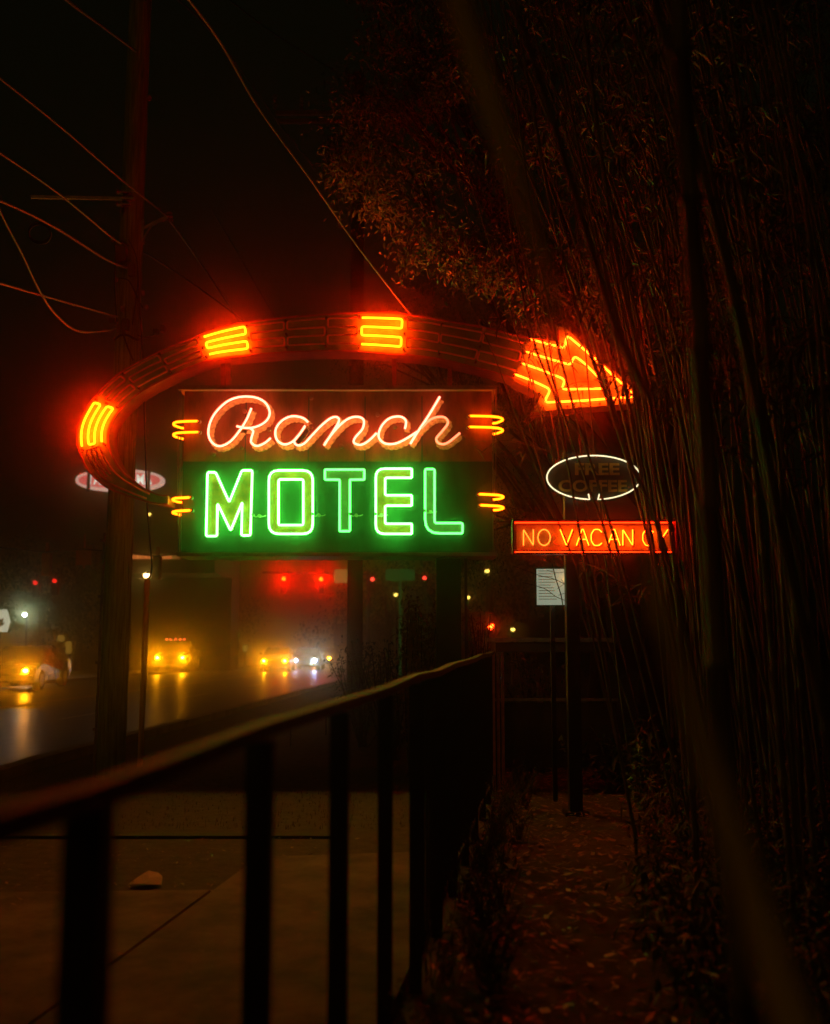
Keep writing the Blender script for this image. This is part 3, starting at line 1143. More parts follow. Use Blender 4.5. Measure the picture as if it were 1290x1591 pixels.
# second pole, far, with a crossarm
F2 = 24.0
p2 = empty("utility_pole", (P(556, 300, F2).x, F2, ground_z(F2)), "dark distant utility pole with a crossarm behind the tree foliage", "utility pole")
q = P(556, 300, F2)
mb = MB()
mb.tube([(q.x, F2, ground_z(F2) - .05), (q.x, F2, 15.2)], [.19, .15], 14)
mb.build("shaft", mat("dark_creosote_wood", (.03, .02, .015), .9, .3, 5), p2, True)
mb = MB()
c0, c1 = P(430, 182, F2), P(690, 178, F2)
mb.bar((c0.x, F2 - .2, c0.z), (c1.x, F2 - .2, c0.z), .08, .10)
mb.bar((c0.x, F2 + .2, c0.z), (c1.x, F2 + .2, c0.z), .08, .10)
mb.build("crossarm", mat("crossarm_wood", (.30, .17, .10), .7, .3, 8), p2)
mb = MB()
for px in (429, 470, 640):
    for k in range(4):
        mb.sphere((P(px, 180, F2).x, F2 - .2, c0.z + .14 + .10 * k), .055, 8, 5, .6)
mb.build("insulator", M_PORC, p2)

# ================================================================== DISTANT STREET THINGS
def at(px, py, Y):
    return P(px, py, Y)


# far oval shop sign
OY = 40.0
os_ = empty("shop_sign", (at(185, 0, OY).x, OY, ground_z(OY)), "far pale oval shop sign with a red rim behind the utility pole", "sign")
cxo, cyo, rx, ry = 185.5, 746, 68, 17
def ovalpts(k, x0=-1e9, x1=1e9):
    out = []
    for i in range(64):
        a = 2 * pi * i / 64
        x = min(max(cxo + k * rx * cos(a), x0), x1)
        # squared-off ends
        out.append((x, cyo + (ry * k) * math.copysign(abs(sin(a)) ** .8, sin(a))))
    return out
mb = MB()
mb.slab([at(x, y, OY) for x, y in ovalpts(1.0)], .35)
mb.build("panel", emit("shop_sign_white", (.62, .38, .30)), os_)
mb = MB()
mb.slab([at(cxo + (x - cxo) * .93, cyo + (y - cyo) * .72, OY - .03) for x, y in ovalpts(1.0)], .025)
mb.build("rim", emit("shop_sign_red", (.62, .10, .09)), os_)
mb = MB()
add_text(mb, "TACO MAMA", at(186, 745, OY - .06), 2.55, .42, .02)
mb.build("lettering", emit("shop_sign_letters", (.8, .86, .72)), os_)
mb = MB()
for px in (130.5, 225):
    x = at(px, 0, OY).x
    mb.box(x - .06, x + .06, OY - .14, OY - .07, at(0, 764, OY).z, at(0, 728, OY).z)
x = at(180, 0, OY).x
mb.tube([(x, OY + .2, ground_z(OY) - .1), (x, OY + .2, at(0, 760, OY).z)], .12, 10)
mb.build("pole", M_DARKPOST, os_)

# traffic lights
M_HOUS = mat("signal_yellow_housing", (.90, .36, .06), .5, .2, 5)
M_BLACK = mat("black_plastic", (.02, .02, .02), .5, .2, 5)


def signal(px, py, Y, h, label, lit=None, group="traffic lights over the road", front=M_BLACK, hang=True, seen_back=False):
    c = at(px, py, Y)
    o = empty("traffic_light", c, label, "traffic light", group)
    w = h * .34
    mb = MB()
    mb.box(c.x - w / 2, c.x + w / 2, Y, Y + .2, c.z - h / 2, c.z + h / 2)
    if hang:
        mb.box(c.x - .04, c.x + .04, Y + .06, Y + .14, c.z + h / 2, c.z + h / 2 + .25)
    mb.build("housing", front, o)
    if not seen_back:
        for k in range(3):
            z = c.z + h * (.33 - .33 * k)
            m2 = MB()
            m2.cyl((c.x, Y - .03, z), (c.x, Y - .002, z), h * .12, n=16)
            m2.build("lamp", (lit if k == 0 and lit else mat("dark_lens", (.03, .03, .02), .3, .1, 5)), o)
            m3 = MB()
            m3.tube([Vector((c.x + h * .135 * cos(a), Y - .12, z + h * .135 * sin(a))) for a in [pi * j / 8 for j in range(9)]], .02, 5)
            m3.build("visor", M_BLACK, o)
    else:
        m2 = MB()
        for k in range(3):
            z = c.z + h * (.33 - .33 * k)
            m2.box(c.x - w * .36, c.x + w * .36, Y - .03, Y, z - h * .12, z + h * .12)
        m2.build("backplate", front, o)
    return o


RED = emit("signal_red", (400.0, 1.0, .02))
signal(441, 908, 70, 1.15, "lit red traffic light on the left of the red pair", RED)
signal(499, 908.5, 70, 1.15, "lit red traffic light beside the green street name sign", RED)
ma = empty("mast_arm", (at(560, 0, 70).x, 70.3, ground_z(70)), "long dark mast arm holding the red traffic lights", "signal mast")
mb = MB()
mb.tube([(at(572, 0, 70).x, 70.3, ground_z(70) - .1), (at(572, 0, 70).x, 70.3, at(0, 885, 70).z)], .12, 10)
mb.build("pole", M_DARKPOST, ma)
mb = MB()
mb.tube([(at(572, 0, 70).x, 70.3, at(0, 892, 70).z), (at(405, 0, 70).x, 70.3, at(0, 889, 70).z)], .07, 8)
mb.build("arm", M_DARKPOST, ma)
c = at(530, 895, 69.8)
mb = MB()
mb.box(c.x - .46, c.x + .46, 69.85, 69.9, c.z - .46, c.z + .46)
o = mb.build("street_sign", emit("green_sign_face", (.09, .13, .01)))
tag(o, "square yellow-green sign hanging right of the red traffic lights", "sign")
signal(71, 876, 27, .62, "orange-backed traffic light at the far left near the white lamp", None, "orange traffic light housings", M_HOUS, True, True)
signal(243, 882, 27, .60, "orange traffic light housing just right of the guy wire", None, "orange traffic light housings", M_HOUS, True, True)
c = at(130, 865, 27)
mb = MB()
mb.box(c.x - .2, c.x + .2, 27, 27.03, c.z - .22, c.z + .22)
mb.box(c.x - .02, c.x + .02, 27.03, 27.08, c.z - .3, c.z + .6)
tag(mb.build("hanging_sign", mat("orange_sign_paint", (.9, .34, .08), .5, .15, 4)), "square orange sign hanging left of the utility pole", "sign")
# span wire that carries them
mb = MB()
mb.tube([at(-40, 846, 27), at(71, 858, 27), at(130, 853, 27), at(243, 864, 27), at(330, 856, 27)], .02, 6)
tag(mb.build("span_wire", M_CABLE), "thin span wire carrying the orange signals across the road", "cable")
for (px, py, lab) in ((55, 906, "dim red light below the orange signal, left one"), (85, 903, "dim red light below the orange signal, right one")):
    signal(px, py + 8, 48, .8, lab, emit("signal_red_dim", (2.2, .02, .01)), "dim red signals at the far left")

# lamps
def street_lamp(px, py, Y, r, e, label, ph=None, arm=.0, dark=False):
    c = at(px, py, Y)
    o = empty("street_lamp", (c.x, Y + .3, ground_z(Y)), label, "street lamp", "street lamps down the road")
    mb = MB()
    mb.tube([(c.x + arm, Y + .3, ground_z(Y) - .1), (c.x + arm, Y + .3, c.z + r * .3), (c.x, Y + .1, c.z + r * 1.2)], .05, 8)
    mb.build("pole", M_DARKPOST, o)
    mb = MB()
    mb.sphere(c, r, 12, 8, .8)
    mb.build("lamp", e, o, True)
    mb = MB()
    mb._cone(c + Vector((0, 0, r * .5)), c + Vector((0, 0, r * 1.5)), r * 1.35, r * .3, 12, 0)
    mb.build("hood", M_DARKPOST, o)
    return o


street_lamp(38.5, 955, 46, .075, emit("lamp_cool_white", (130, 185, 190)), "bright cool white lamp with a bluish halo at far left")
street_lamp(228, 894, 38, .12, emit("lamp_warm_white", (14, 9, 3.0)), "small warm white lamp just above the guy wire guard")
street_lamp(232, 799, 60, .11, emit("lamp_dim_yellow", (4.0, 2.6, .4)), "dim yellow lamp high below the arrow's tail end")
for px, py, Y, r, lab in ((615, 924, 55, .10, "small yellow lamp left of the sign's pole"), (727, 928, 50, .10, "small yellow lamp right of the sign's pole"),
                          (757, 887, 50, .11, "small yellow lamp under the board's right corner"), (797, 978, 40, .08, "low yellow lamp just above the gate")):
    street_lamp(px, py, Y, r, emit("lamp_yellow", (5.0, 3.4, .5)), lab)
for px, py, Y, lab in ((579, 899, 60, "tiny red light left of the faint green panel"), (660, 897, 60, "tiny red light right of the faint green panel")):
    signal(px, py + 9, Y, .9, lab, emit("signal_red_small", (5.0, .25, .12)), "small red signals behind the sign's pole")
# low red lit sign by the gate
c = at(762, 975, 26)
mb = MB()
o = empty("beacon", (c.x, 26, ground_z(26)), "small glowing red beacon just above the gate's left end", "beacon")
mb.sphere(c, .05, 10, 8)
mb.sphere(c + Vector((.05, 0, .05)), .035, 8, 6)
mb.build("lamp", emit("beacon_red", (55, 1.6, .12)), o, True)
mb = MB()
mb.tube([(c.x, 26.06, ground_z(26) - .05), (c.x, 26.06, c.z + .02)], .025, 8)
mb.build("stand", M_DARKPOST, o)

# faint dark green panel behind the pole
c = at(622, 893, 45)
mb = MB()
mb.box(c.x - .65, c.x + .65, 45, 45.15, c.z - .25, c.z + .25)
mb.bar((c.x, 45.1, ground_z(45)), (c.x, 45.1, c.z), .1)
tag(mb.build("green_panel", emit("dim_green_panel", (.001, .028, .005))), "faint green lit panel under the board left of the pole", "sign")

# small glowing signs beyond the cars
def lit_panel(name, px, py, Y, w, h, e, label, cat="sign"):
    c = at(px, py, Y)
    o = empty(name, (c.x, Y, ground_z(Y)), label, cat)
    mb = MB()
    mb.box(c.x - w / 2, c.x + w / 2, Y, Y + .12, c.z - h / 2, c.z + h / 2)
    mb.build("panel", e, o)
    mb = MB()
    mb.box(c.x - w / 2 - .04, c.x + w / 2 + .04, Y + .03, Y + .16, c.z - h / 2 - .04, c.z + h / 2 + .04)
    mb.bar((c.x, Y + .1, ground_z(Y) - .05), (c.x, Y + .1, c.z - h / 2), .08)
    mb.build("frame", M_DARKPOST, o)
    return o


lit_panel("shop_sign", 312, 996.5, 78, .52, .6, emit("teal_panel", (.05, .34, .32)), "small teal lit sign right of the pickup's headlights")
lit_panel("shop_sign", 367, 986.5, 78, .45, .36, emit("lime_panel", (.85, .75, .05)), "small lime yellow lit sign between the two car groups")
for (px, py, w, h, lab) in ((360, 1006, .25, .45, "dim green lit window shape below the lime sign, left one"), (368, 1004, .25, .5, "dim olive lit sign directly below the lime sign"), (381, 1007, .3, .5, "dim olive lit sign below and right of the lime sign")):
    lit_panel("lit_sign", px, py, 80, w, h, emit("olive%d" % px, (.12, .20, .03) if px == 360 else (.28, .24, .03)), lab)

# emblem sign cut by the left edge
SX = 26
o = empty("roadside_sign", (at(2, 0, SX).x, SX, ground_z(SX)), "white lit roadside sign with a brown emblem at the left edge", "sign")
mb = MB()
mb.slab([at(x, y, SX) for x, y in ((-22, 982), (9, 982), (13.5, 965), (9, 947), (-22, 947), (-27, 965))][::-1], .12)
mb.build("panel", emit("emblem_white", (.42, .42, .30)), o)
mb = MB()
mb.slab([at(x, y, SX - .02) for x, y in ((-8, 972), (-1, 974), (5, 971), (8, 966), (4, 968), (6, 960), (1, 963), (-3, 957), (-6, 964), (-11, 961), (-10, 968))][::-1], .01)
mb.build("emblem", mat("brown_emblem", (.30, .13, .02), .5, .2, 5), o)
mb = MB()
mb.bar((at(-6, 0, SX).x, SX + .07, ground_z(SX) - .05), (at(-6, 0, SX).x, SX + .07, at(0, 980, SX).z), .12)
mb.build("pole", M_DARKPOST, o)

# far canopy with a row of lit fascia panels
CYD = 60
o = empty("canopy_building", (at(240, 0, CYD).x, CYD + 3, ground_z(CYD)), "far low building with an orange lit fascia strip", "building")
xa, xb = at(150, 0, CYD).x, at(330, 0, CYD).x
zt = at(0, 858, CYD).z
mb = MB()
mb.box(xa, xb, CYD + .3, CYD + 9, zt - 1.2, zt)
mb.build("roof", mat("dark_render", (.05, .05, .04), .8, .3, 3), o)
for k in range(6):
    m2 = MB()
    x0 = at(198 + k * 13.2, 0, CYD).x
    x1 = at(198 + k * 13.2 + 11.8, 0, CYD).x
    m2.box(x0, x1, CYD, CYD + .29, at(0, 868, CYD).z, at(0, 862, CYD).z)
    m2.build("fascia_panel", emit("fascia_orange" if k < 5 else "fascia_dim", (.62, .16, .03) if k < 5 else (.2, .05, .01)), o)
for k in range(6):
    m2 = MB()
    x0 = at(200 + k * 7 + (6 if k > 3 else 0), 0, CYD).x
    z = at(0, 880 - (4 if k > 3 else 0), CYD).z
    m2.sphere((x0, CYD + .5, z - .0), .09, 8, 6)
    m2.build("soffit_lamp", emit("soffit", (.30, .28, .05)), o)
mb = MB()
mb.box(xa, xb, CYD + 6, CYD + 9, ground_z(CYD) - .1, zt - 1.2)
mb.build("wall", mat("dark_render", (.05, .05, .04)), o)

# block buildings far off
def block(x0, x1, Y, h, label, lits):
    z = ground_z(Y)
    o = empty("building", ((x0 + x1) / 2, Y + 4, z), label, "building")
    mb = MB()
    mb.box(x0, x1, Y, Y + 8, z - .1, z + h)
    mb.build("wall", mat("dark_wall", (.06, .055, .045), .85, .3, 2), o)
    mb = MB()
    mb.box(x0 - .2, x1 + .2, Y - .2, Y + 8.2, z + h, z + h + .3)
    mb.build("roof", M_DARKPOST, o)
    for (px, py, w, hh, e) in lits:
        c = at(px, py, Y - .02)
        m2 = MB()
        m2.box(c.x - w / 2, c.x + w / 2, Y - .05, Y - .003, c.z - hh / 2, c.z + hh / 2)
        m2.build("window", e, o)


W1 = emit("window_dim_green", (.05, .09, .012))
W2 = emit("window_dim_amber", (.20, .11, .012))
block(-34, -25, 62, 4.6, "dark low building beyond the road at far left", [(95, 992, .4, .35, W2), (107, 1006, .35, .7, W2), (100, 1031, .3, .4, W1), (89, 1040, .25, .9, emit("window_white", (.6, .5, .25)))])
block(-8.6, -1.5, 110, 3.4, "dark flat-roofed building closing the end of the road", [(420, 965, 1.0, .12, W2), (436, 965, .8, .12, W1)])

# ---- vehicles
def make_vehicle(kind, paint, hl, label, group="vehicles on the road", tall=False, tail=None):
    o = empty("parked_car" if False else ("pickup_truck" if kind == 'truck' else "car"), (0, 0, 0), label, "pickup truck" if kind == 'truck' else "car", group)
    if kind == 'truck':
        W, Hh = .99, 1.0
        prof = [(0, .45), (-.02, .75), (.05, 1.02), (1.25, 1.15), (1.75, 1.80), (2.2, 1.88), (3.3, 1.88), (3.5, 1.2), (5.5, 1.2), (5.5, .5), (0, .42)]
    else:
        W = .89
        prof = [(0, .35), (-.04, .55), (.06, .74), (1.05, .92), (1.75, 1.36), (2.3, 1.44), (3.0, 1.42), (3.75, 1.02), (4.45, .95), (4.5, .45), (4.3, .3), (.1, .28)]
    n = len(prof)
    mb = MB()
    # cross-sections with tumble-home so the roof is narrower than the body
    secs = [-1, -.93, -.5, 0, .5, .93, 1]
    for s in secs:
        for (y, z) in prof:
            zmid = 1.0 if kind != 'truck' else 1.2
            k = 1 if z < zmid else 1 - .24 * (z - zmid) / .45
            inset = .05 * (abs(s) == 1)
            yy = y + (.16 * s * s if y < .1 else -.12 * s * s if y > 4 else 0)
            mb.v.append(Vector((s * W * k, yy, z - inset * (z > .5) + (.0 if abs(s) < 1 else 0))))
    for i in range(len(secs) - 1):
        for j in range(n):
            j2 = (j + 1) % n
            mb.f.append((i * n + j, i * n + j2, (i + 1) * n + j2, (i + 1) * n + j))
            mb.mi.append(0)
    mb.f += [tuple(range(n)), tuple((len(secs) - 1) * n + k for k in reversed(range(n)))]
    mb.mi += [0, 0]
    mb.build("body", paint, o)
    glass = mat("dark_glass", (.02, .022, .02), .08, .1, 3)
    mb = MB()
    if kind == 'truck':
        mb.add([(-.80, 1.30, 1.22), (.80, 1.30, 1.22), (.72, 1.74, 1.78), (-.72, 1.74, 1.78)], [(0, 1, 2, 3)])
    else:
        mb.add([(-.74, 1.14, .985), (.74, 1.14, .985), (.62, 1.70, 1.345), (-.62, 1.70, 1.345)], [(0, 1, 2, 3)])
    for v in mb.v:
        v.y -= .03
        v.z += .02
    mb.build("windscreen", glass, o)
    zh = .86 if kind == 'truck' else .66
    xh = .72 if kind == 'truck' else .62
    for s in (-1, 1):
        if hl:
            m2 = MB()
            m2.sphere((s * xh, .02, zh), .085, 12, 8, .75)
            m2.build("headlight", hl, o, True)
        else:
            m2 = MB()
            m2.box(s * xh - .12, s * xh + .12, -.03, .03, zh - .05, zh + .05)
            m2.build("tail_light", tail, o)
        for yw in (.85, 3.55 if kind != 'truck' else 4.4):
            r = .33 if kind != 'truck' else .39
            m2 = MB()
            m2.cyl((s * (W - .20), yw, r), (s * (W + .01), yw, r), r, n=20)
            w = m2.build("wheel", mat("tyre_rubber", (.02, .02, .02), .8, .2, 5), o)
            m2 = MB()
            m2.cyl((s * (W - .01), yw, r), (s * (W + .02), yw, r), r * .62, n=14)
            m2.build("rim", M_GALV, w)
        m2 = MB()
        m2.box(min(s * W, s * (W + .17)), max(s * W, s * (W + .17)), 1.35, 1.43, 1.0 if kind != 'truck' else 1.3, 1.12 if kind != 'truck' else 1.5)
        m2.build("mirror", M_BLACK, o)
    mb = MB()
    mb.box(-.42, .42, -.055, .02, zh - .09, zh + .07)
    mb.build("grille", M_BLACK, o)
    mb = MB()
    mb.box(-W * .95, W * .95, -.07, .06, .36, .50)
    mb.build("bumper", M_GALV if kind == 'truck' else M_BLACK, o)
    if kind == 'truck':
        for k in range(5):
            m2 = MB()
            x = (-.52, -.28, 0, .28, .52)[k]
            m2.box(x - .04, x + .04, 1.74, 1.82, 1.87, 1.93)
            m2.build("roof_marker", emit("marker_amber", (9.0, .9, .25)), o)
    return o


def place(o, px, Y, rz=0.0):
    o.location = (P(px, 0, Y).x, Y, ground_z(Y) + .006)
    o.rotation_euler = (0, 0, rz)
    return o


HL = emit("headlight_warm", (850, 300, 3))
HL2 = emit("headlight_cool", (260, 350, 600))
HL3 = emit("headlight_far", (230, 80, 2.0))
HL4 = emit("headlight_close", (400, 130, 2.0))
def paint(n, c): return mat(n, c, .25, .1, 3)
tr = make_vehicle('truck', paint("silver_paint", (.09, .085, .08)), HL, "pickup truck with headlights on and a row of amber roof markers")
place(tr, 265, 60, .06)
ca = make_vehicle('car', paint("dark_paint", (.05, .05, .055)), HL, "oncoming car with two yellow-haloed headlights under the red traffic lights")
place(ca, 427, 62, .02)
cb = make_vehicle('car', paint("grey_paint", (.12, .12, .12)), HL2, "oncoming car with bluish white headlights")
place(cb, 474, 66, -.02)
cc = make_vehicle('car', paint("tan_paint", (.2, .16, .1)), HL3, "farther oncoming car at the right end of the row of headlights")
place(cc, 500, 82, -.1)
cd = make_vehicle('car', paint("black_paint", (.012, .012, .012)), HL4, "nearest oncoming car at the left edge with one headlight in view")
place(cd, 11, 33, .06)
TL = emit("tail_red", (3.2, .22, .16))
ce = make_vehicle('car', paint("dark_paint", (.05, .05, .055)), None, "far car with two small red tail lights between headlight groups", tail=TL)
place(ce, 337, 84, 0)
cf = make_vehicle('car', paint("grey_paint", (.12, .12, .12)), None, "car with dim red tail lights beside the nearest headlight", tail=emit("tail_dim", (1.6, .05, .03)))
place(cf, 78, 62, .2)

# glowing red glints on stakes, added in place of reflections on the rail
for (px, py, lab, r) in ((452, 1119, "small added red glint standing in for a rail reflection, the nearer", .035), (507, 1099, "small added red glint standing in for a rail reflection, the farther", .03)):
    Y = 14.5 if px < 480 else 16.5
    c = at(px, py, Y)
    o = empty("red_glint", (c.x, Y, ground_z(Y)), lab, "red glint", "added red glints beyond the rail")
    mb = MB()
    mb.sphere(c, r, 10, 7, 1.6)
    mb.build("lamp", emit("glint_red", (.75, .03, .01)), o, True)
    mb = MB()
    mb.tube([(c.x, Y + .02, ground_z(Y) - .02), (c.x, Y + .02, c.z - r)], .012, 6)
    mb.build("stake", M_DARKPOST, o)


# ================================================================== VEGETATION
def leaf(mb, c, L, W, d, droop):
    """one folded leaf"""
    s = d.cross(Vector((0, 0, 1)))
    if s.length < .01:
        s = Vector((1, 0, 0))
    s = s.normalized()
    s = (s + Vector((0, 0, random.uniform(-.6, .6)))).normalized() * W / 2
    e = c + d * L + Vector((0, 0, -droop * L))
    m = c + d * L * .45 + Vector((0, 0, -droop * L * .2))
    o = len(mb.v)
    mb.v += [c, m - s, e, m + s]
    mb.f += [(o, o + 1, o + 2, o + 3)]
    mb.mi += [0]


def rdir():
    z = random.uniform(-1, 1)
    a = random.uniform(0, 2 * pi)
    r = math.sqrt(1 - z * z)
    return Vector((r * cos(a), r * sin(a), z))


def inside(poly, x, y):
    r = False
    n = len(poly)
    for i in range(n):
        (x0, y0), (x1, y1) = poly[i], poly[(i + 1) % n]
        if (y0 > y) != (y1 > y) and x < (x1 - x0) * (y - y0) / (y1 - y0) + x0:
            r = not r
    return r


def tree(name, base_xy, limbs, poly, y0, y1, nclu, nleaf, cr_, L, label, m, trunk_r=.22, split=3.0, extra=()):
    z = ground_z(base_xy[1])
    o = empty(name, (*base_xy, z), label, "tree")
    B = Vector((*base_xy, z - .05))
    F = Vector((base_xy[0] + .1, base_xy[1], z + split))
    xs = [p[0] for p in poly]
    yy = [p[1] for p in poly]
    clu = []
    for e in extra:
        clu.append(e)
    while len(clu) < nclu:
        x, y = random.uniform(min(xs), max(xs)), random.uniform(min(yy), max(yy))
        if inside(poly, x, y):
            clu.append(P(x, y, random.uniform(y0, y1)))
    tm = MB()
    tm.tube(catmull([B, B * .5 + F * .5 + Vector((.05, 0, 0)), F], 5), [trunk_r, trunk_r * .85, trunk_r * .7], 12)
    tk = tm.build("trunk", M_BARK, o, True)
    ends = random.sample(clu, min(limbs, len(clu)))
    for e in ends:
        m2 = MB()
        mid = F * .5 + e * .5 + Vector((random.uniform(-.3, .3), random.uniform(-.3, .3), random.uniform(.0, .5)))
        m2.tube(catmull([F - Vector((0, 0, .2)), mid, e], 6), [trunk_r * .45, trunk_r * .3, trunk_r * .15, trunk_r * .07], 7)
        # twigs
        for c in sorted(clu, key=lambda q: (q - e).length)[:5]:
            m2.tube([mid * .35 + e * .65, c * .6 + e * .4 + rdir() * .1, c], [.02, .012, .006], 5)
        m2.build("limb", M_BARK, tk, True)
    mb = MB()
    for c in clu:
        R_ = cr_ * random.uniform(.55, 1.25)
        ax = rdir()
        for _ in range(int(nleaf * random.uniform(.6, 1.3))):
            p = c + Vector((random.gauss(0, .45), random.gauss(0, .45), random.gauss(0, .34))) * R_
            if (p - c).length > R_ * 1.1:
                continue
            d = (rdir() + Vector((0, 0, -.35)) + ax * .4).normalized()
            leaf(mb, p, L * random.uniform(.6, 1.3), L * random.uniform(.26, .42), d, random.uniform(0, .5))
    mb.build("crown", m, o)
    return o


OAK = [(512, 262), (528, 160), (545, 60), (560, -30), (1330, -30), (1330, 420), (1010, 500), (900, 500), (800, 480), (760, 430), (710, 400), (655, 400), (632, 345), (600, 335), (580, 295), (540, 300)]
ex = [P(x, y, Y) for x, y, Y in ((525, 265, 9.8), (545, 285, 9.6), (560, 255, 9.9), (595, 320, 9.7), (580, 300, 9.8), (640, 355, 9.6), (655, 385, 9.5), (668, 395, 9.7), (620, 340, 9.9), (690, 370, 9.8), (540, 190, 10), (560, 170, 10), (720, 420, 9.6), (760, 440, 9.8), (820, 470, 9.6))]
tree("oak_tree", (3.3, 14.6), 16, OAK, 9.2, 14.5, 260, 230, .40, .066, "large dark leafy tree spreading above the neon arrow", M_LEAF2, .24, 3.4, ex)
LOW = [(520, 560), (600, 548), (640, 450), (700, 425), (800, 440), (860, 500), (860, 700), (800, 860), (730, 900), (640, 640), (540, 610)]
tree("oak_tree", (3.0, 17.5), 8, LOW, 14.5, 18.5, 90, 220, .45, .06, "leafy tree behind the arrow and right edge of the board", M_LEAF2, .18, 2.2)

# shrubs
def shrub(px, py_top, py_bot, Y, w, label, m, n=1400, L=.07):
    z0 = ground_z(Y)
    c = P(px, 0, Y)
    h0, h1 = P(px, py_bot, Y).z, P(px, py_top, Y).z
    o = empty("shrub", (c.x, Y, z0), label, "shrub", "shrubs behind the railing")
    m2 = MB()
    tips = []
    for k in range(14):
        e = Vector((c.x + random.gauss(0, w * .3), Y + random.gauss(0, w * .3), h0 + (h1 - h0) * random.uniform(.4, 1)))
        b = Vector((c.x + random.uniform(-.08, .08), Y, z0 - .03))
        m2.tube(catmull([b, b * .5 + e * .5 + rdir() * .08, e], 5), [.014, .010, .005], 5)
        tips.append((b, e))
    m2.build("stem", M_BARK, o, True)
    mb = MB()
    for _ in range(n):
        b, e = random.choice(tips)
        t = random.uniform(.25, 1.05)
        p = b + (e - b) * t + rdir() * random.uniform(0, w * .17)
        leaf(mb, p, L * random.uniform(.5, 1.3), L * .38, (rdir() + Vector((0, 0, .2))).normalized(), random.uniform(0, .5))
    mb.build("foliage", m, o)


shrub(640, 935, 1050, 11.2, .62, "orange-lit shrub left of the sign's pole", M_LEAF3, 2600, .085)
shrub(612, 1000, 1060, 12.8, .8, "low dark shrub left of the orange-lit shrub", M_LEAF2)
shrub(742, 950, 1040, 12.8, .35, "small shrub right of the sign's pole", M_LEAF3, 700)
shrub(565, 1005, 1065, 14.5, 1.2, "broad dark shrub at the kerb beyond the railing", M_LEAF2, 1800)
shrub(830, 1000, 1200, 11.6, 1.0, "dark shrub behind the gate panel", M_LEAF2, 1800)
shrub(985, 1110, 1260, 10.2, .8, "dark shrub at the foot of the slender bamboo", M_LEAF2, 1500, .1)


# far trees (dark masses beyond the road)
for (px, Y, w, h, lab) in ((60, 64, 6, 8.0, "dark far tree behind the cool white lamp"), (-110, 46, 6, 7, "dark far tree at the left edge beyond the road"), (120, 66, 5, 6.5, "dark far tree left of the utility pole"),
                           (330, 100, 8, 8, "dark far tree beyond the pickup truck"), (600, 74, 9, 7.5, "dark far tree behind the sign's pole"), (760, 60, 9, 8, "dark far tree beyond the gate")):
    z = ground_z(Y)
    x = P(px, 0, Y).x
    o = empty("far_tree", (x, Y, z), lab, "tree", "far trees beyond the road")
    m2 = MB()
    m2.tube([(x, Y, z - .1), (x + .2, Y, z + h * .3), (x, Y, z + h * .7)], [.28, .2, .1], 8)
    m2.build("trunk", M_BARK, o, True)
    mb = MB()
    blobs = [Vector((x + random.gauss(0, w * .26), Y + random.gauss(0, w * .2), z + h * random.uniform(.3, .95))) for _ in range(26)]
    for c in blobs:
        for _ in range(130):
            leaf(mb, c + Vector((random.gauss(0, .5), random.gauss(0, .5), random.gauss(0, .4))) * w * .17, random.uniform(.2, .4), .14, rdir(), .3)
    mb.build("crown", M_LEAF2, o)


# ---- bamboo
def culm_mesh(mb, pts, r0, r1, n=8):
    cl = catmull(pts, 10)
    # even spacing with swollen nodes
    L = [0]
    for a, b in zip(cl, cl[1:]):
        L.append(L[-1] + (b - a).length)
    tot = L[-1]
    def at_len(s):
        for i in range(len(L) - 1):
            if L[i + 1] >= s:
                t = (s - L[i]) / max(1e-6, L[i + 1] - L[i])
                return cl[i] * (1 - t) + cl[i + 1] * t
        return cl[-1]
    out, rr = [], []
    s = random.uniform(0.05, .3)
    step = random.uniform(.26, .36)
    ss = [0]
    while s < tot:
        ss += [s - .012, s, s + .012]
        s += step
    ss.append(tot)
    T = None
    N = len(ss)
    o = len(mb.v)
    P0 = [at_len(min(max(q, 0), tot)) for q in ss]
    for i, q in enumerate(ss):
        r = r0 + (r1 - r0) * q / tot
        if i % 3 == 2 and 0 < i < N - 1:
            r *= 1.4
        t = (P0[min(i + 1, N - 1)] - P0[max(0, i - 1)]).normalized()
        a = t.orthogonal().normalized() if T is None else (T - t * T.dot(t)).normalized()
        T = a
        b = t.cross(a)
        for k in range(n):
            w = 2 * pi * k / n
            mb.v.append(P0[i] + (a * cos(w) + b * sin(w)) * r)
    for i in range(N - 1):
        for k in range(n):
            k2 = (k + 1) % n
            mb.f.append((o + i * n + k, o + i * n + k2, o + (i + 1) * n + k2, o + (i + 1) * n + k))
            mb.mi.append(0)
    return P0


def ground_px(Y):
    return HORIZON + CAMZ * FPX / Y


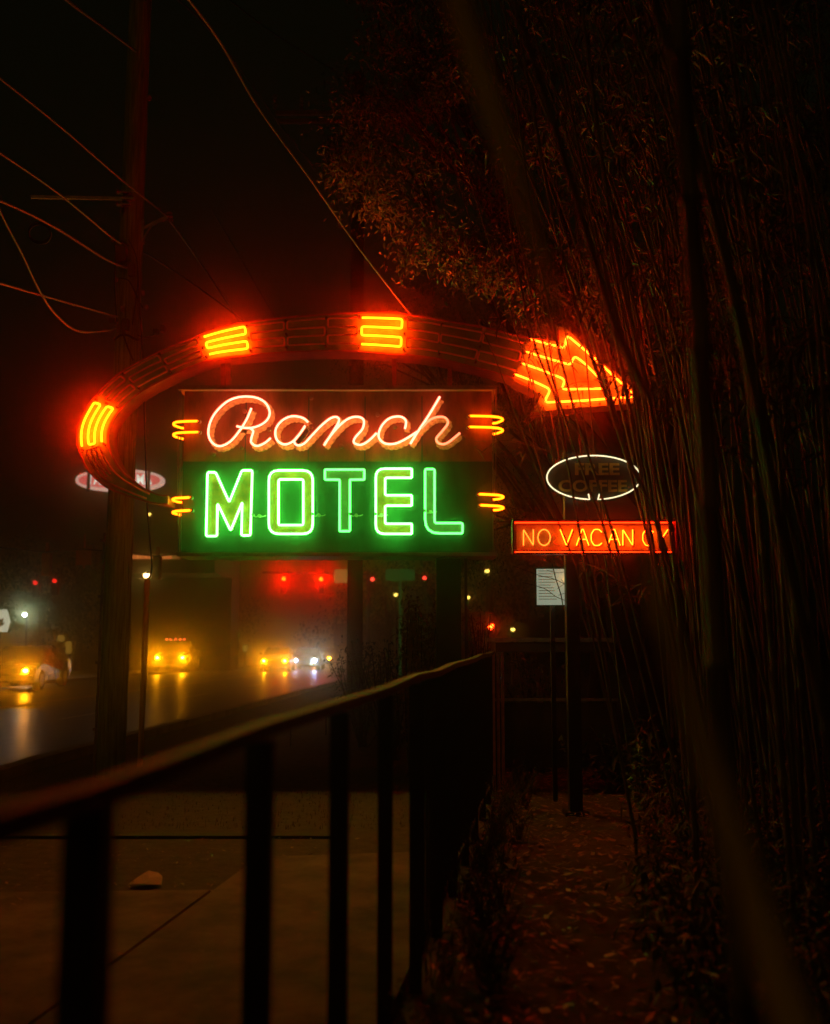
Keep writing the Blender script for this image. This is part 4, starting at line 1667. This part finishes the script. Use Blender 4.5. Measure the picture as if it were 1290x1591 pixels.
def clump(label, culms, leaves=1500, lm=M_LEAF, lo=0.3, L=.14, twigs=60):
    """culms: list of (image points top to bottom, distance, radius)"""
    Yb = sum(c[1] for c in culms) / len(culms)
    b0 = P(culms[0][0][-1][0], 0, culms[0][1])
    o = empty("bamboo_clump", (b0.x, Yb, 0), label, "bamboo", "bamboo along the right side")
    allp = []
    for pts, Y, r in culms:
        gyx = ground_px(Y)
        q = [P(x, y, Y + (0.25 * (gyx - y) / gyx if False else 0)) for x, y in pts if y < gyx - 30]
        # run down to the ground along the last slope
        (xa, ya), (xb, yb) = pts[-2], pts[-1]
        sl = (xb - xa) / (yb - ya) * .6
        q.append(P(xb + sl * (gyx - yb), gyx + 4, Y))
        if pts[-1][1] >= gyx - 30:
            pass
        mb = MB()
        pp = culm_mesh(mb, q[::-1], r, r * .55)
        mb.build("culm", M_BAMBOO, o, True)
        allp.append(pp)
    tw = MB()
    mb = MB()
    per = max(1, leaves // twigs)
    for _ in range(twigs):
        pp = random.choice(allp)
        i = int(len(pp) * (lo + (1 - lo) * random.random())) - 1
        p = pp[max(0, i)]
        d = (Vector((random.uniform(-1, 1), random.uniform(-1, 1), random.uniform(.0, 1.0)))).normalized()
        ln = random.uniform(.3, .9)
        pts = [p, p + d * ln * .5, p + d * ln + Vector((0, 0, -.15 * ln))]
        tw.tube(catmull(pts, 3), [.004, .003, .002], 4)
        for _ in range(per):
            t = random.uniform(.25, 1)
            c = pts[0] * (1 - t) + pts[2] * t + rdir() * .05
            leaf(mb, c, L * random.uniform(.5, 1.2), L * .14, (d * .4 + rdir() + Vector((0, 0, -.3))).normalized(), random.uniform(.1, .7))
    mb.add(tw.v, tw.f, 1)
    mb.build("foliage", [lm, M_BAMBOO], o)
    return o


# stems seen dark against the arrow and the signs
clump("dark bamboo stems crossing in front of the arrow head and NO VACANCY sign", [
    ([(745, -20), (800, 330), (842, 527), (865, 609), (897, 710), (921, 775), (950, 862), (1060, 1290)], 7.4, .010),
    ([(760, -20), (790, 330), (828, 526), (861, 609), (882, 720), (907, 862), (985, 1290)], 7.0, .011),
    ([(780, -20), (830, 360), (865, 528), (891, 633), (915, 710), (962, 862), (1075, 1290)], 7.2, .012),
    ([(795, -20), (858, 330), (905, 510), (947, 629), (962, 680), (993, 749), (1036, 862), (1130, 1290)], 6.6, .018),
    ([(620, 150), (700, 400), (765, 545), (800, 640), (865, 807), (900, 900), (990, 1290)], 7.8, .006),
    ([(850, -20), (930, 380), (985, 600), (1010, 760), (1030, 862), (1110, 1290)], 6.4, .014),
    ([(900, -20), (955, 380), (1010, 620), (1030, 760), (1048, 862), (1080, 1290)], 6.2, .020),
], 150, twigs=12, lo=.55)

# slender reddish stems under the NO VACANCY sign
cul = []
for (xa, xb, Y) in ((897, 951, 10.4), (908, 958, 10.2), (922, 957, 10.6), (941, 972, 9.9), (880, 962, 10.8), (955, 1020, 9.7), (905, 990, 10.0), (930, 1000, 10.9)):
    sl = (xb - xa) / 270
    cul.append(([(xa - sl * 1050 + 60, -20), (xa - sl * 420 + 10, 450), (xa, 870), (xb, 1140), (xb + 10, 1180)], Y, random.uniform(.007, .011)))
clump("slender reddish bamboo stems fanning up behind the sign post", cul, 900, twigs=45, lo=.15)

bo = bpy.data.objects["bamboo_clump.001"]
for tw_pts, rr in (([(800, 880), (838, 894), (862, 900), (890, 914)], .003), ([(812, 905), (845, 914), (866, 928), (893, 938)], .003),
                   ([(858, 876), (864, 900), (872, 925), (876, 950)], .005), ([(850, 886), (868, 890), (884, 886)], .002), ([(866, 915), (876, 908), (888, 905)], .002),
                   ([(868, 925), (878, 922), (890, 926)], .0025), ([(872, 900), (880, 912), (884, 930)], .002)):
    mb = MB()
    mb.tube(catmull([P(x, y, 9.2) for x, y in tw_pts], 5), rr, 5)
    mb.build("branch", M_BAMBOO, bo)

# dense thicket on the right
for ci, (xlo, xhi, Y0, Y1, n, lab) in enumerate((
        (1000, 1110, 8.2, 9.6, 26, "bamboo thicket right of the arrow tip, catching red light"),
        (1080, 1230, 6.4, 8.4, 26, "dense bamboo thicket right of the signs"),
        (1180, 1360, 5.0, 7.2, 26, "dark bamboo thicket at the right edge"),
        (1010, 1330, 10, 12.5, 34, "rear bamboo thicket behind the others at the right"))):
    cul = []
    for k in range(n):
        xm = random.uniform(xlo, xhi)
        Y = random.uniform(Y0, Y1)
        sl = max(-.05, random.gauss(.13, .07)) + max(0, (1080 - xm) / 1000)
        gb = ground_px(Y)
        cul.append(([(xm - sl * 900 - random.uniform(0, 60), -30), (xm - sl * 420, 400), (xm, 820), (xm + sl * .7 * (gb - 820), gb - 35)], Y, random.uniform(.007, .018)))
    clump(lab, cul, 1800 if ci < 3 else 2600, twigs=90, lo=.45, L=.16)

# low leafy undergrowth round the bamboo bases
mb = MB()
for _ in range(1500):
    y = random.uniform(3.5, 12.5)
    x = random.uniform(P(985 + max(0, 6 - y) * 30, 0, y).x, P(1360, 0, y).x)
    c = Vector((x, y, 0))
    hgt = random.uniform(.08, .45)
    for _k in range(9):
        leaf(mb, c + Vector((random.gauss(0, .07), random.gauss(0, .07), random.uniform(.02, hgt))), random.uniform(.06, .16), .018, (rdir() + Vector((0, 0, .3))).normalized(), random.uniform(0, .6))
tag(mb.build("undergrowth", M_LEAF), "low tangled leafy growth around the feet of the bamboo", "undergrowth", kind="stuff")

# near, out-of-focus stems
def near_culm(pts, Y0, Y1, r0, r1, label):
    n = len(pts)
    q = [P(x, y, Y0 + (Y1 - Y0) * i / (n - 1)) for i, (x, y) in enumerate(pts)]
    mb = MB()
    culm_mesh(mb, q, r0, r1, 12)
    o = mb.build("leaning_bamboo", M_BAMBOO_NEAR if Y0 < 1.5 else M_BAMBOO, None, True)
    tag(o, label, "bamboo stem", "blurred bamboo stems near the lens")


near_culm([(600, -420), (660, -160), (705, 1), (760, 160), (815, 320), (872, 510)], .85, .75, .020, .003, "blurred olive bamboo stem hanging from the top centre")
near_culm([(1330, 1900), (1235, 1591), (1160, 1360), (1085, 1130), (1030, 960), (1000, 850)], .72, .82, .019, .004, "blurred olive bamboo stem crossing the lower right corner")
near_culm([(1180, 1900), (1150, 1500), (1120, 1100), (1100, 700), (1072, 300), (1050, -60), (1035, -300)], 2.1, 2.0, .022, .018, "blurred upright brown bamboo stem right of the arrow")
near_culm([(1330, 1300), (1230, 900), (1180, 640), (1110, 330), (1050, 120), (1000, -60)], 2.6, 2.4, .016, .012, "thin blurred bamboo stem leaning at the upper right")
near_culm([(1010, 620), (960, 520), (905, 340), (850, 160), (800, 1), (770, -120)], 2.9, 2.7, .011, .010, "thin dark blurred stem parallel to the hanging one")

# weeds by the railing and a low blurred bush
def weeds(spots, label, h, m):
    c = spots[0]
    o = empty("weed", (c[0], c[1], 0), label, "weed", "weeds growing along the railing")
    mb = MB()
    for (x, y) in spots:
        for _ in range(16):
            a = random.uniform(0, 2 * pi)
            d = Vector((cos(a) * .35, sin(a) * .35, 1)).normalized()
            L = h * random.uniform(.4, 1)
            b = Vector((x + random.gauss(0, .03), y + random.gauss(0, .03), 0))
            mb.tube([b, b + d * L * .6, b + d * L + Vector((cos(a), sin(a), 0)) * L * .15], [.003, .002, .001], 4)
            for k in range(5):
                leaf(mb, b + d * L * random.uniform(.3, 1), .05, .012, rdir(), .4)
    mb.build("foliage", m, o)


for k in range(7):
    y = 3.6 + k * 1.1
    weeds([(fx(y) + random.uniform(.08, .35), y + random.uniform(-.2, .2)) for _ in range(4)],
          "dry weed tuft at the railing's foot, %s from the camera" % ("nearest", "second", "third", "fourth", "fifth", "sixth", "farthest")[k], .38, M_GRASS)

# ================================================================== HAZE
mb = MB()
mb.box(-256, 256, -36, 256, -2.6, 16.0)
hz = mb.build("haze", [])
hz["kind"] = "stuff"
hm = bpy.data.materials.new("haze_air")
hm.use_nodes = True
hn = hm.node_tree
for n in list(hn.nodes):
    if n.type != 'OUTPUT_MATERIAL':
        hn.nodes.remove(n)
outn = [n for n in hn.nodes if n.type == 'OUTPUT_MATERIAL'][0]
pv = hn.nodes.new("ShaderNodeVolumePrincipled")
pv.inputs["Color"].default_value = (.97, .86, .42, 1)
pv.inputs["Density"].default_value = 0.011
pv.inputs["Anisotropy"].default_value = 0.98
hn.links.new(pv.outputs[0], outn.inputs["Volume"])
hz.data.materials.append(hm)
